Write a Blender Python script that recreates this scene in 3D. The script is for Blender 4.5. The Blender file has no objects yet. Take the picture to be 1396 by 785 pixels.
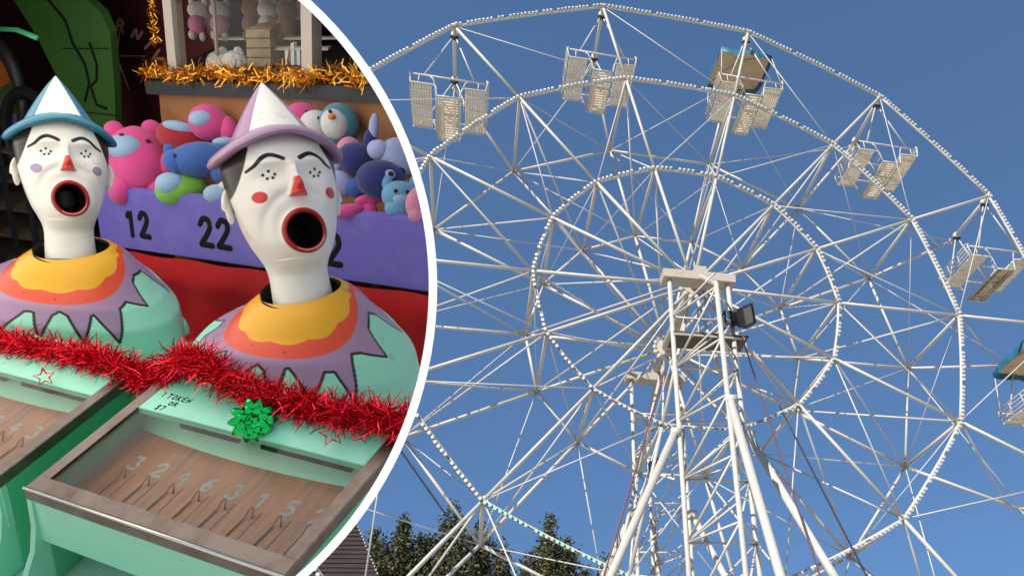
import bpy, bmesh, math, random
import numpy as np
from mathutils import Vector, Matrix
random.seed(7); rng = np.random.default_rng(7)
PI = math.pi
S = bpy.context.scene
C = S.collection
# ---------------------------------------------------------------- camera, sky, sun, exposure
HUB = 10.26                                    # height of the wheel's axle
CR = Vector((0.97225, -0.22635, -0.05908)); CF = Vector((0.22452, 0.83218, 0.50742)); CU = Vector((-0.06570, -0.50661, 0.85967))
CP = Vector((-3.6062, -11.9176, 1.6003))
cam_d = bpy.data.cameras.new('camera'); cam = bpy.data.objects.new('camera', cam_d); C.objects.link(cam)
cam.matrix_world = Matrix(((CR.x, CU.x, -CF.x, CP.x), (CR.y, CU.y, -CF.y, CP.y), (CR.z, CU.z, -CF.z, CP.z), (0, 0, 0, 1)))
cam_d.sensor_width = 36; cam_d.lens = 28.134; cam_d.shift_x = -0.16086; cam_d.shift_y = 0.0602
cam_d.clip_start = 0.05; cam_d.clip_end = 4000
S.camera = cam
SUN_EL = math.radians(38); SUN_AZ = math.radians(222)          # clockwise from +Y
sd = Vector((math.cos(SUN_EL) * math.sin(SUN_AZ), math.cos(SUN_EL) * math.cos(SUN_AZ), math.sin(SUN_EL)))
W = bpy.data.worlds.new('World'); S.world = W; W.use_nodes = True
nt = W.node_tree; bg = nt.nodes['Background']; sky = nt.nodes.new('ShaderNodeTexSky')
sky.sky_type = 'NISHITA'; sky.sun_disc = False; sky.sun_elevation = SUN_EL; sky.sun_rotation = SUN_AZ
sky.altitude = 8000; sky.air_density = 1.6; sky.dust_density = 0.0; sky.ozone_density = 6.0
gam = nt.nodes.new('ShaderNodeGamma'); gam.inputs[1].default_value = 0.42
tint = nt.nodes.new('ShaderNodeMix'); tint.data_type = 'RGBA'; tint.blend_type = 'MULTIPLY'; tint.inputs[0].default_value = 1; tint.inputs[7].default_value = (0.62, 0.96, 1.40, 1)
nt.links.new(sky.outputs[0], gam.inputs[0]); nt.links.new(gam.outputs[0], tint.inputs[6]); nt.links.new(tint.outputs[2], bg.inputs[0]); bg.inputs[1].default_value = 0.15
sl = bpy.data.lights.new('sun', 'SUN'); so = bpy.data.objects.new('sun', sl); C.objects.link(so)
sl.energy = 4.6; sl.angle = math.radians(0.5); sl.color = (1.0, 0.95, 0.87)
so.rotation_euler = sd.to_track_quat('Z', 'Y').to_euler(); so.location = (0, 0, 60)
S.view_settings.view_transform = 'Standard'; S.view_settings.look = 'None'; S.view_settings.gamma = 1
S.view_settings.use_curve_mapping = False; S.view_settings.exposure = 0.5
S.cycles.max_bounces = 8; S.cycles.caustics_reflective = False; S.cycles.caustics_refractive = False

# ---------------------------------------------------------------- materials
def mat(name, col, rough=0.5, metal=0.0, col2=None, nscale=8.0, mix=(0.45, 0.65), bump=0.0, bscale=60.0, coat=0.0, sheen=0.0, stretch=None, detail=5.0, alpha=None, trans=0.0):
    m = bpy.data.materials.new(name); m.use_nodes = True
    t = m.node_tree; p = t.nodes['Principled BSDF']
    p.inputs['Base Color'].default_value = (*col, 1); p.inputs['Roughness'].default_value = rough; p.inputs['Metallic'].default_value = metal
    p.inputs['Coat Weight'].default_value = coat; p.inputs['Sheen Weight'].default_value = sheen
    if trans: p.inputs['Transmission Weight'].default_value = trans
    tc = t.nodes.new('ShaderNodeTexCoord'); vec = tc.outputs['Object']
    if stretch:
        mp = t.nodes.new('ShaderNodeMapping'); mp.inputs['Scale'].default_value = stretch; t.links.new(vec, mp.inputs[0]); vec = mp.outputs[0]
    if col2:
        n = t.nodes.new('ShaderNodeTexNoise'); n.inputs['Scale'].default_value = nscale; n.inputs['Detail'].default_value = detail; n.inputs['Roughness'].default_value = 0.65
        t.links.new(vec, n.inputs['Vector'])
        r = t.nodes.new('ShaderNodeValToRGB'); r.color_ramp.elements[0].position = mix[0]; r.color_ramp.elements[1].position = mix[1]
        r.color_ramp.elements[0].color = (*col, 1); r.color_ramp.elements[1].color = (*col2, 1)
        t.links.new(n.outputs['Fac'], r.inputs[0]); t.links.new(r.outputs[0], p.inputs['Base Color'])
    if bump:
        n2 = t.nodes.new('ShaderNodeTexNoise'); n2.inputs['Scale'].default_value = bscale; n2.inputs['Detail'].default_value = 4
        t.links.new(tc.outputs['Object'], n2.inputs['Vector'])
        b = t.nodes.new('ShaderNodeBump'); b.inputs['Strength'].default_value = bump; b.inputs['Distance'].default_value = 0.01
        t.links.new(n2.outputs['Fac'], b.inputs['Height']); t.links.new(b.outputs[0], p.inputs['Normal'])
    return m

def paint_mat(name, rough=0.35, coat=0.25):
    m = bpy.data.materials.new(name); m.use_nodes = True; t = m.node_tree; p = t.nodes['Principled BSDF']
    a = t.nodes.new('ShaderNodeAttribute'); a.attribute_name = 'paint'
    tc = t.nodes.new('ShaderNodeTexCoord')
    n = t.nodes.new('ShaderNodeTexNoise'); n.inputs['Scale'].default_value = 22; n.inputs['Detail'].default_value = 8; n.inputs['Roughness'].default_value = 0.7
    r = t.nodes.new('ShaderNodeValToRGB'); r.color_ramp.elements[0].position = 0.58; r.color_ramp.elements[1].position = 0.78
    r.color_ramp.elements[0].color = (1, 1, 1, 1); r.color_ramp.elements[1].color = (0.62, 0.53, 0.42, 1)
    mx = t.nodes.new('ShaderNodeMix'); mx.data_type = 'RGBA'; mx.blend_type = 'MULTIPLY'; mx.inputs[0].default_value = 1
    t.links.new(tc.outputs['Object'], n.inputs[0]); t.links.new(n.outputs[0], r.inputs[0])
    t.links.new(a.outputs['Color'], mx.inputs[6]); t.links.new(r.outputs[0], mx.inputs[7]); t.links.new(mx.outputs[2], p.inputs['Base Color'])
    n3 = t.nodes.new('ShaderNodeTexNoise'); n3.inputs['Scale'].default_value = 35; n3.inputs['Detail'].default_value = 6
    b = t.nodes.new('ShaderNodeBump'); b.inputs['Strength'].default_value = 0.18; b.inputs['Distance'].default_value = 0.004
    t.links.new(tc.outputs['Object'], n3.inputs[0]); t.links.new(n3.outputs[0], b.inputs['Height']); t.links.new(b.outputs[0], p.inputs['Normal'])
    p.inputs['Roughness'].default_value = rough; p.inputs['Coat Weight'].default_value = coat * 0.7; p.inputs['Coat Roughness'].default_value = 0.12; p.inputs['Specular IOR Level'].default_value = 0.3
    return m

M = {}
M['steel'] = mat('white painted steel', (0.52, 0.495, 0.44), 0.42, col2=(0.36, 0.28, 0.20), nscale=3.2, mix=(0.60, 0.78), detail=9)
M['joint'] = mat('stained white gusset', (0.66, 0.60, 0.50), 0.5, col2=(0.36, 0.25, 0.15), nscale=4, mix=(0.45, 0.75), detail=8)
M['beam'] = mat('cream box beam', (0.46, 0.41, 0.34), 0.55, col2=(0.34, 0.27, 0.20), nscale=2.5, mix=(0.5, 0.8))
M['cable'] = mat('thin white rod', (0.52, 0.50, 0.46), 0.45)
M['bulb'] = mat('white bulb cap', (0.66, 0.65, 0.61), 0.3, col2=(0.45, 0.42, 0.36), nscale=2.5, mix=(0.5, 0.75))
M['bulb_mint'] = mat('mint bulb cap', (0.45, 0.78, 0.64), 0.3)
M['bulb_base'] = mat('dark bulb gasket', (0.12, 0.11, 0.10), 0.6)
M['black'] = mat('black plastic', (0.02, 0.02, 0.022), 0.4)
M['lens'] = mat('lamp glass', (0.30, 0.26, 0.17), 0.25)
M['slat'] = mat('cream wooden slats', (0.80, 0.72, 0.59), 0.6, col2=(0.60, 0.49, 0.36), nscale=6, mix=(0.5, 0.8), detail=8)
M['slat_worn'] = mat('worn brown slats', (0.50, 0.40, 0.28), 0.65, col2=(0.22, 0.15, 0.09), nscale=7, mix=(0.4, 0.7), detail=8)
M['board'] = mat('weathered grey board', (0.13, 0.095, 0.065), 0.8, col2=(0.07, 0.05, 0.035), nscale=6, mix=(0.3, 0.7))
M['tan'] = mat('tan canvas', (0.62, 0.48, 0.31), 0.8, col2=(0.50, 0.37, 0.23), nscale=4, mix=(0.3, 0.7), bump=0.4, bscale=9)
M['blue_cloth'] = mat('blue vinyl canopy', (0.010, 0.085, 0.15), 0.5, col2=(0.03, 0.17, 0.25), nscale=3, mix=(0.3, 0.7), bump=0.4, bscale=7)
M['rope_red'] = mat('faded red rope', (0.17, 0.06, 0.06), 0.7)
M['rope_black'] = mat('black cable', (0.02, 0.025, 0.04), 0.5)
M['ground'] = mat('pale concrete ground', (0.50, 0.475, 0.42), 0.9, col2=(0.42, 0.39, 0.34), nscale=0.6, mix=(0.3, 0.7), bump=0.3, bscale=20)
M['roof'] = mat('brown shingle', (0.036, 0.022, 0.017), 0.85, col2=(0.02, 0.013, 0.011), nscale=3, mix=(0.3, 0.7))
M['wall'] = mat('grey render', (0.34, 0.33, 0.31), 0.85, col2=(0.26, 0.24, 0.22), nscale=2, mix=(0.3, 0.7))
M['leaf'] = mat('olive green leaf', (0.055, 0.066, 0.020), 0.6, col2=(0.03, 0.042, 0.013), nscale=1.5, mix=(0.35, 0.65))
M['leaf2'] = mat('dry tipped leaf', (0.15, 0.115, 0.038), 0.6, col2=(0.07, 0.07, 0.024), nscale=1.2, mix=(0.4, 0.65))
M['bark'] = mat('bark', (0.10, 0.075, 0.055), 0.9)
M['ring'] = mat('white painted rim', (0.95, 0.95, 0.94), 0.6)
M['paint'] = paint_mat('glossy hand painted enamel')
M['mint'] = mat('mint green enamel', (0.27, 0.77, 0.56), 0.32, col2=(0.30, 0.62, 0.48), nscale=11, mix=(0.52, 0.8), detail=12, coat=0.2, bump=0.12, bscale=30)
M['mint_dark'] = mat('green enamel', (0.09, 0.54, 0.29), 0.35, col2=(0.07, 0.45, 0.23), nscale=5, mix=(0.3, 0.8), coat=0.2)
M['trim'] = mat('worn metal angle trim', (0.20, 0.16, 0.14), 0.36, 0.75, col2=(0.10, 0.055, 0.04), nscale=14, mix=(0.45, 0.7), detail=9, stretch=(1, 1, 1))
M['trim_edge'] = mat('polished trim lip', (0.80, 0.76, 0.74), 0.25, 0.9)
M['wood'] = mat('varnished wood playfield', (0.46, 0.17, 0.055), 0.4, col2=(0.17, 0.06, 0.022), nscale=9, mix=(0.35, 0.7), detail=8, coat=0.2, stretch=(7, 0.7, 7))
M['wire'] = mat('dull wire', (0.16, 0.13, 0.11), 0.4, 0.8)
M['chalk'] = mat('pale grey numeral paint', (0.42, 0.43, 0.45), 0.6, col2=(0.30, 0.28, 0.27), nscale=40, mix=(0.4, 0.7))
M['ink'] = mat('black brush paint', (0.008, 0.008, 0.009), 0.7); M['ink'].node_tree.nodes['Principled BSDF'].inputs['Specular IOR Level'].default_value = 0.12
M['purple'] = mat('purple painted board', (0.145, 0.112, 0.48), 0.45, col2=(0.20, 0.165, 0.50), nscale=9, mix=(0.5, 0.8), detail=12, bump=0.15, bscale=24)
M['red_cloth'] = mat('red velvet cloth', (0.42, 0.004, 0.007), 0.6, col2=(0.28, 0.003, 0.005), nscale=6, mix=(0.3, 0.7), sheen=0.05, bump=0.25, bscale=8)
M['red_cloth'].node_tree.nodes['Principled BSDF'].inputs['Specular IOR Level'].default_value = 0.15
M['case_red'] = mat('dusty rose case back', (0.50, 0.12, 0.15), 0.7, col2=(0.30, 0.05, 0.07), nscale=5, mix=(0.4, 0.6))
M['ply'] = mat('orange plywood', (0.38, 0.16, 0.062), 0.55, col2=(0.20, 0.072, 0.025), nscale=7, mix=(0.45, 0.75), detail=7)
M['dark'] = mat('dark charcoal board', (0.022, 0.025, 0.03), 0.6)
M['shadow_in'] = mat('near black interior', (0.008, 0.007, 0.007), 0.8)  # shade inside openings put into colour; also colours the groove lines
M['maroon'] = mat('maroon back wall', (0.13, 0.016, 0.017), 0.7, col2=(0.07, 0.010, 0.011), nscale=4, mix=(0.3, 0.7))
M['faded'] = mat('faded poster lettering', (0.85, 0.45, 0.38), 0.7)
M['cream_post'] = mat('cream post', (0.52, 0.43, 0.36), 0.5)
M['grass_green'] = mat('dark green painted panel', (0.045, 0.13, 0.022), 0.5, col2=(0.035, 0.10, 0.02), nscale=5, mix=(0.3, 0.7))
M['foil_red'] = mat('red foil', (0.95, 0.025, 0.06), 0.14, 0.95)
M['foil_red2'] = mat('dark red foil', (0.50, 0.006, 0.018), 0.2, 0.9)
M['foil_green'] = mat('green foil ribbon', (0.015, 0.60, 0.12), 0.16, 0.95)
M['foil_gold'] = mat('gold foil', (0.85, 0.40, 0.05), 0.25, 0.9)
M['rubber'] = mat('dark rubber ring', (0.015, 0.015, 0.017), 0.5)
def plushm(name, col, col2=None): return mat(name, col, 0.9, col2=col2 or tuple(c * 0.82 for c in col), nscale=14, mix=(0.3, 0.7), sheen=0.25, bump=0.35, bscale=420)
PL = {k: plushm(k + ' plush', v) for k, v in dict(pink=(0.78, 0.075, 0.30), palepink=(0.74, 0.27, 0.42), red=(0.40, 0.012, 0.03), blue=(0.045, 0.13, 0.44), pale=(0.34, 0.52, 0.74), lime=(0.24, 0.56, 0.06), navy=(0.022, 0.03, 0.17), lav=(0.42, 0.46, 0.72), teal=(0.07, 0.27, 0.36), white=(0.72, 0.70, 0.68), orange=(0.75, 0.26, 0.05), sky=(0.17, 0.40, 0.62), black=(0.012, 0.012, 0.015)).items()}
g = bpy.data.materials.new('clear lid'); g.use_nodes = True
gt = g.node_tree
for n in list(gt.nodes): gt.nodes.remove(n)
go = gt.nodes.new('ShaderNodeOutputMaterial'); gm = gt.nodes.new('ShaderNodeMixShader'); g1 = gt.nodes.new('ShaderNodeBsdfTransparent'); g2 = gt.nodes.new('ShaderNodeBsdfGlossy'); gl_ = gt.nodes.new('ShaderNodeLayerWeight'); gp5 = gt.nodes.new('ShaderNodeMath'); gp5.operation = 'POWER'; gp5.inputs[1].default_value = 4.0; gf = gt.nodes.new('ShaderNodeMath'); gf.operation = 'MULTIPLY_ADD'; gf.inputs[1].default_value = 0.35; gf.inputs[2].default_value = 0.012; gt.links.new(gl_.outputs['Facing'], gp5.inputs[0]); gt.links.new(gp5.outputs[0], gf.inputs[0])
g1.inputs[0].default_value = (0.93, 0.92, 0.90, 1); g2.inputs['Roughness'].default_value = 0.02
gt.links.new(gf.outputs[0], gm.inputs[0]); gt.links.new(g1.outputs[0], gm.inputs[1]); gt.links.new(g2.outputs[0], gm.inputs[2]); gt.links.new(gm.outputs[0], go.inputs[0])
M['glass'] = g

# ---------------------------------------------------------------- mesh builder
def V3(p): return Vector(p)
class MB:
    """collects shapes through an optional point mapping and links them as one mesh"""
    def __init__(s, f=None): s.v = []; s.f = []; s.mi = []; s.cur = 0; s.map = f
    def add(s, vs, fs):
        o = len(s.v)
        for p in vs: s.v.append(tuple(s.map(p)) if s.map else tuple(p))
        for q in fs: s.f.append(tuple(i + o for i in q)); s.mi.append(s.cur)
    def box(s, a, b):
        x0, y0, z0 = a; x1, y1, z1 = b
        s.add([(x0, y0, z0), (x1, y0, z0), (x1, y1, z0), (x0, y1, z0), (x0, y0, z1), (x1, y0, z1), (x1, y1, z1), (x0, y1, z1)],
              [(0, 3, 2, 1), (4, 5, 6, 7), (0, 1, 5, 4), (1, 2, 6, 5), (2, 3, 7, 6), (3, 0, 4, 7)])
    def tube(s, p0, p1, r, r1=None, n=8, cap=True):
        s.path([p0, p1], r, r1, n, cap)
    def path(s, pts, r, r1=None, n=8, cap=True, flat=1.0, fn=None):
        pts = [V3(p) for p in pts]; m = len(pts); vs = []; fs = []
        prev = None
        for i, p in enumerate(pts):
            d = (pts[min(i + 1, m - 1)] - pts[max(i - 1, 0)])
            if d.length < 1e-9: d = Vector((0, 0, 1))
            d.normalize()
            if prev is None:
                ref = Vector((0, 0, 1)) if abs(d.z) < 0.9 else Vector((1, 0, 0))
                if fn is not None: ref = V3(fn)
                a = d.cross(ref).normalized()
            else: a = (prev - d * prev.dot(d)).normalized()
            prev = a; b = d.cross(a)
            rr = r if r1 is None else r + (r1 - r) * i / (m - 1)
            for k in range(n):
                t = 2 * PI * k / n; vs.append(p + a * (rr * math.cos(t)) + b * (rr * flat * math.sin(t)))
        for i in range(m - 1):
            for k in range(n):
                k2 = (k + 1) % n; fs.append((i * n + k, i * n + k2, (i + 1) * n + k2, (i + 1) * n + k))
        if cap: fs.append(tuple(range(n - 1, -1, -1))); fs.append(tuple((m - 1) * n + k for k in range(n)))
        s.add(vs, fs)
    def ball(s, c, r, nu=10, nv=7, half=None):
        if not hasattr(r, '__len__'): r = (r, r, r)
        vs = []; fs = []
        for j in range(nv + 1):
            ph = PI * j / nv
            for i in range(nu):
                t = 2 * PI * i / nu; vs.append((c[0] + r[0] * math.sin(ph) * math.cos(t), c[1] + r[1] * math.sin(ph) * math.sin(t), c[2] + r[2] * math.cos(ph)))
        for j in range(nv):
            for i in range(nu):
                i2 = (i + 1) % nu; fs.append((j * nu + i, (j + 1) * nu + i, (j + 1) * nu + i2, j * nu + i2))
        s.add(vs, fs)
    def poly(s, pts, d):
        """closed polygon pts (3D, planar) extruded by vector d"""
        n = len(pts); d = V3(d); p = [V3(q) for q in pts]
        s.add(p + [q + d for q in p], [tuple(range(n - 1, -1, -1)), tuple(range(n, 2 * n))] + [(i, (i + 1) % n, (i + 1) % n + n, i + n) for i in range(n)])
    def grid(s, P, closed_u=False):
        nv, nu = len(P), len(P[0]); vs = [q for row in P for q in row]; fs = []
        for j in range(nv - 1):
            for i in range(nu if closed_u else nu - 1):
                i2 = (i + 1) % nu; fs.append((j * nu + i, j * nu + i2, (j + 1) * nu + i2, (j + 1) * nu + i))
        s.add(vs, fs)
    def build(s, name, mats, parent=None, smooth=False, paint=None):
        off = parent_world(parent)
        me = bpy.data.meshes.new(name)
        me.from_pydata([(a - off[0], b - off[1], c - off[2]) for a, b, c in s.v], [], s.f)
        mats = mats if isinstance(mats, (list, tuple)) else [mats]
        for m in mats: me.materials.append(m)
        if len(mats) > 1: me.polygons.foreach_set('material_index', s.mi)
        if smooth: me.polygons.foreach_set('use_smooth', [True] * len(me.polygons))
        if paint is not None:
            at = me.color_attributes.new('paint', 'FLOAT_COLOR', 'POINT')
            at.data.foreach_set('color', np.concatenate([paint, np.ones((len(paint), 1))], 1).ravel().astype(np.float32))
        me.update()
        bm = bmesh.new(); bm.from_mesh(me); bmesh.ops.recalc_face_normals(bm, faces=bm.faces); bm.to_mesh(me); bm.free()
        o = bpy.data.objects.new(name, me); C.objects.link(o)
        if parent: o.parent = parent
        return o
def parent_world(p):
    l = Vector((0, 0, 0))
    while p is not None: l = l + p.location; p = p.parent
    return l
def tag(o, label=None, cat=None, group=None, kind=None):
    if label: o['label'] = label
    if cat: o['category'] = cat
    if group: o['group'] = group
    if kind: o['kind'] = kind
    return o
def thing(name, label, cat, loc, group=None):
    o = bpy.data.objects.new(name, None); C.objects.link(o); o.location = loc; o.empty_display_size = 0.2
    return tag(o, label, cat, group)
def copy_tree(o, parent=None):
    c = o.copy(); C.objects.link(c); c.parent = parent
    for ch in list(o.children): copy_tree(ch, c)
    return c

# ---------------------------------------------------------------- the setting
gb = MB(); gb.grid([[(x, y, 0) for x in (-900, -60, -20, 20, 60, 900)] for y in (-900, -60, -20, 20, 60, 900)])
tag(gb.build('ground', M['ground']), kind='structure')

# ---------------------------------------------------------------- ferris wheel
N = 14; PH = -0.201966; RA, RB, RC = 8.0, 5.595, 2.962; DY = 2.205
def nd(k, r, y):
    a = PH + k * 2 * PI / N
    return Vector((r * math.sin(a), y, HUB + r * math.cos(a)))
YA0, YA1 = 0.0, 1.68
wheel = thing('ferris_wheel', 'tall white ferris wheel with three rings of bulbs seen from below against blue sky', 'ferris wheel', (0, 1.1, HUB))
RH = 0.26
for k in range(N):
    b = MB(); b.tube(nd(k, RH, -0.06), nd(k, RC, 0), 0.033); b.tube(nd(k, RC, 0), nd(k, RB, 0), 0.031); b.tube(nd(k, RB, 0), nd(k, RA, 0), 0.033)
    b.build('spoke', M['steel'], wheel, True)
    b = MB(); b.tube(nd(k, RH, DY + 0.05), nd(k, RC, DY), 0.034); b.tube(nd(k, RC, DY), nd(k, RB, DY), 0.034); b.tube(nd(k, RB, DY), nd(k, RA, YA1), 0.034)
    b.build('spoke', M['steel'], wheel, True)
    b = MB(); b.tube(nd(k, RA, -0.06), nd(k, RA, YA1 + 0.08), 0.042); b.build('gondola_axle', M['steel'], wheel, True)
    b = MB(); b.tube(nd(k, RB, 0), nd(k, RB, DY), 0.036); b.build('cross_tube', M['steel'], wheel, True)
    b = MB(); b.tube(nd(k, RC, 0), nd(k, RC, DY), 0.034); b.build('cross_tube', M['steel'], wheel, True)
    # gusset plates where tubes meet
    for r, y in ((RB, 0), (RB, DY), (RC, 0), (RC, DY), (RA, 0), (RA, YA1)):
        c = nd(k, r, y); a = PH + k * 2 * PI / N; u = Vector((math.sin(a), 0, math.cos(a))); t = Vector((math.cos(a), 0, -math.sin(a)))
        s_ = 0.085 if r > 4 else 0.065
        yo = Vector((0, 0.012 if y < 0.1 else -0.012, 0))
        b = MB(); b.poly([c - u * s_ * 1.5 - yo, c + t * s_ - yo, c + u * s_ * 0.6 - yo, c - t * s_ - yo], yo * 2); b.build('gusset', M['joint'], wheel)
    # rings: each chord a tube; on the front rings with a row of bulbs
    for ri, r in enumerate((RA, RB, RC)):
        p0, p1 = nd(k, r, 0), nd(k + 1, r, 0)
        um = ((p0 + p1) / 2 - Vector((0, 0, HUB))); um = Vector((um.x, 0, um.z)).normalized(); BOW = 0.04 if r > 3 else 0.03
        b = MB(); b.path([p0.lerp(p1, i / 8) + um * (BOW * 4 * (i / 8) * (1 - i / 8)) for i in range(9)], 0.029)
        o = b.build('rim_tube', M['steel'], wheel, True)
        L = (p1 - p0).length; d = (p1 - p0) / L; out = Vector((0, -1, 0)); mid = (p0 + p1) / 2 - Vector((0, 0, HUB)); up = Vector((mid.x, 0, mid.z)).normalized()
        q = MB(); nb = int(L / 0.088); 
        q.cur = 1; q.path([p0.lerp(p1, i / 8) + up * (0.012 + BOW * 4 * (i / 8) * (1 - i / 8)) + out * 0.022 for i in range(9)], 0.012, n=5)
        for i in range(nb):
            t = (i + 0.5) / nb
            if abs(t - 0.335) < 0.5 / nb or abs(t - 0.665) < 0.5 / nb or t < 0.012: continue
            if random.random() < 0.02: continue
            c = p0 + d * (L * t) + up * (0.014 + BOW * 4 * t * (1 - t) + random.uniform(-.008, .008)) + out * 0.030
            q.cur = 0; q.tube(c, c + up * 0.012 + out * 0.042, 0.031 + random.uniform(-.002, .002), 0.028, 7)
            q.cur = 1; q.tube(c - out * 0.03, c, 0.026, 0.026, 6, False)
        mint = (k == 8 and ri == 1) 
        q.build('bulb_string', [M['bulb_mint'] if mint else M['bulb'], M['bulb_base']], wheel)
    for r in (RB, RC):
        b = MB(); b.tube(nd(k, r, DY), nd(k + 1, r, DY), 0.03); b.build('rim_tube', M['steel'], wheel, True)
# thin bracing, one mesh per bay
for k in range(N):
    b = MB(); T = 0.013
    b.tube(nd(k, RA, 0), nd(k + 1, RB, 0), T, n=5)
    b.tube(nd(k, RB, 0), nd(k - 1, RC, 0), T, n=5)
    b.tube(nd(k, RA, YA1), nd(k - 1, RB, DY), T, n=5)
    b.tube(nd(k, RB, DY), nd(k + 1, RC, DY), T, n=5)
    b.tube(nd(k, RB, 0), nd(k, RC, DY), 0.02, n=6); b.tube(nd(k, RC, 0), nd(k, RB, DY), 0.018, n=6)
    b.tube(nd(k, RB, 0), nd(k, RA - 0.35, YA1 + 0.08), 0.02, n=6)
    b.tube(nd(k, RC, 0), nd(k, RH + 0.1, DY), 0.02, n=6); b.tube(nd(k, RC, DY), nd(k, RH + 0.1, 0), 0.018, n=6)
    b.tube(nd(k, RB, 0), nd(k + 1, RB, DY), 0.011, n=5); b.tube(nd(k, RC, DY), nd(k + 1, RC, 0), 0.010, n=5)
    b.build('brace_rod', M['cable'], wheel, True)
b = MB(); b.tube((0, -0.4, HUB), (0, 3.4, HUB), 0.12, n=20)
b.build('axle', M['beam'], wheel, True)
for y in (-0.06, DY + 0.05):
    b = MB(); b.tube((0, y - 0.05, HUB), (0, y + 0.05, HUB), 0.22, n=24)
    for k in range(N): b.ball(nd(k, 0.26, y), 0.06, 8, 6)
    b.build('hub_flange', M['steel'], wheel)

# ---------------------------------------------------------------- support towers
def beamtube(b, p0, p1, r, n=8): b.tube(p0, p1, r, n=n)
def tower(y0, dy, label, braces=True):
    t = thing('support_tower', label, 'tower', (-0.06, y0, 0))
    A = (-0.60, y0); B = (0.49, y0); Cc = (-0.07, y0 + dy)
    zt = {0: HUB - 0.3, 1: HUB - 0.3, 2: HUB - 1.02}
    for i, (x, y) in enumerate((A, B, Cc)):
        m = MB(); m.tube((x, y, 0), (x, y, zt[i]), 0.041, n=12); m.build('tower_leg', M['steel'], t, True)
    zs = [HUB - 1.1 - i * 1.0 for i in range(9)]
    for fi, (p, q) in enumerate(((A, Cc), (Cc, B), (A, B))):
        m = MB()
        for i, z in enumerate(zs):
            m.tube((*p, z), (*q, z), 0.02, n=6)
            if i + 1 < len(zs):
                if fi == 2: m.tube((*q, z), (*p, zs[i + 1]), 0.02, n=6)
                else: m.tube((*q, z), (*p, zs[i + 1]), 0.021, n=6); m.tube((*p, z - 0.0), (*q, z + 0.28), 0.018, n=6)
        m.build('lattice', M['steel'], t, True)
    m = MB(); m.box((-0.72, y0 - 0.10, HUB - 0.30), (0.62, y0 + 0.20, HUB - 0.13)); m.build('bearing_beam', M['beam'], t)
    m = MB(); m.tube((-0.02, y0 + 0.05 * np.sign(-dy), HUB - 0.12), (-0.07, y0 + dy, HUB - 1.05), 0.05, n=10)
    m.box((-0.12, y0 - 0.05, HUB - 0.13), (0.10, y0 + 0.15, HUB + 0.03)); m.build('bearing_block', M['beam'], t)
    # raking struts to the ground
    ends = [((-0.68, y0, HUB - 3.31), (-3.95, y0 + dy * 0.2, 0)), ((0.56, y0, HUB - 3.31), (3.85, y0 + dy * 0.2, 0)), ((-0.04, y0 + dy, HUB - 3.2), (0.05 if dy < 0 else 1.2, y0 + dy * 3.6, 0))]
    for a, e in ends:
        m = MB(); m.tube(a, e, 0.064, n=14); a2 = Vector(a); 
        m.box((a2.x - 0.06, a2.y - 0.06, a2.z - 0.06), (a2.x + 0.1, a2.y + 0.06, a2.z + 0.07)); m.build('raking_strut', M['steel'], t, True)
    return t
tower(-0.6, -1.0, 'white triangular lattice tower with raking struts in front of the wheel')
tower(3.2, 1.0, 'white lattice tower standing behind the wheel, seen through its spokes')
t = thing('work_platform', 'brown wooden plank platform fixed across the front tower below the hub', 'platform', (0, -0.5, HUB - 1.5))
b = MB(); b.box((-0.60, -0.68, HUB - 1.46), (0.74, -0.16, HUB - 1.42)); b.build('plank', M['board'], t)
b = MB(); b.tube((-0.6, -0.66, HUB - 1.48), (0.68, -0.66, HUB - 1.48), 0.02); b.build('bracket', M['steel'], t)
# floodlight
fl = thing('floodlight', 'black floodlight with tan glass mounted right of the hub above the plank', 'floodlight', (0.55, -0.75, HUB - 1.1))
Fm = Matrix.Translation((0.66, -0.80, HUB - 1.10)) @ Matrix.Rotation(math.radians(48), 4, 'Z') @ Matrix.Rotation(math.radians(12), 4, 'X') @ Matrix.Rotation(math.radians(-38), 4, 'Y') @ Matrix.Scale(1.3, 4)
fm = lambda p: Fm @ Vector(p)
b = MB(fm); b.box((-0.17, -0.05, -0.13), (0.17, 0.02, 0.13)); b.box((-0.10, 0.02, -0.09), (0.10, 0.16, 0.09))
for i in range(6): b.box((-0.12, 0.03, -0.10 + i * 0.035), (0.12, 0.18, -0.092 + i * 0.035))
b.box((-0.19, -0.075, 0.12), (0.19, -0.04, 0.145)); b.box((-0.19, -0.075, -0.145), (0.19, -0.04, -0.12)); b.box((-0.19, -0.075, -0.12), (-0.165, -0.04, 0.12)); b.box((0.165, -0.075, -0.12), (0.19, -0.04, 0.12))
b.build('housing', M['black'], fl)
b = MB(fm); b.box((-0.16, -0.058, -0.115), (0.16, -0.052, 0.115)); b.build('glass', M['lens'], fl)
b = MB(); b.path([(0.2, -0.75, HUB - 1.2), (0.32, -0.8, HUB - 1.02), (0.5, -0.75, HUB - 1.0)], 0.02); b.path([(0.2, -0.75, HUB - 1.35), (0.2, -0.75, HUB - 1.0), (0.34, -0.7, HUB - 0.98), (0.34, -0.7, HUB - 1.34), (0.2, -0.75, HUB - 1.35)], 0.018)
b.build('bracket', M['black'], fl)
fl2 = thing('floodlight', 'small dark floodlight on the lower left of the tower, lens facing away', 'floodlight', (-0.9, -0.2, HUB - 4.1))
b = MB(); b.box((-0.98, 0.0, HUB - 3.75), (-0.78, 0.12, HUB - 3.55)); b.path([(-1.0, 0.1, HUB - 3.8), (-0.88, 0.05, HUB - 3.52), (-0.7, 0.0, HUB - 3.45)], 0.03); b.build('housing', M['black'], fl2)
b = MB(); b.tube((-0.88, 0.05, HUB - 3.75), (-0.6, -0.1, HUB - 3.9), 0.02); b.build('bracket', M['joint'], fl2)

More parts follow.
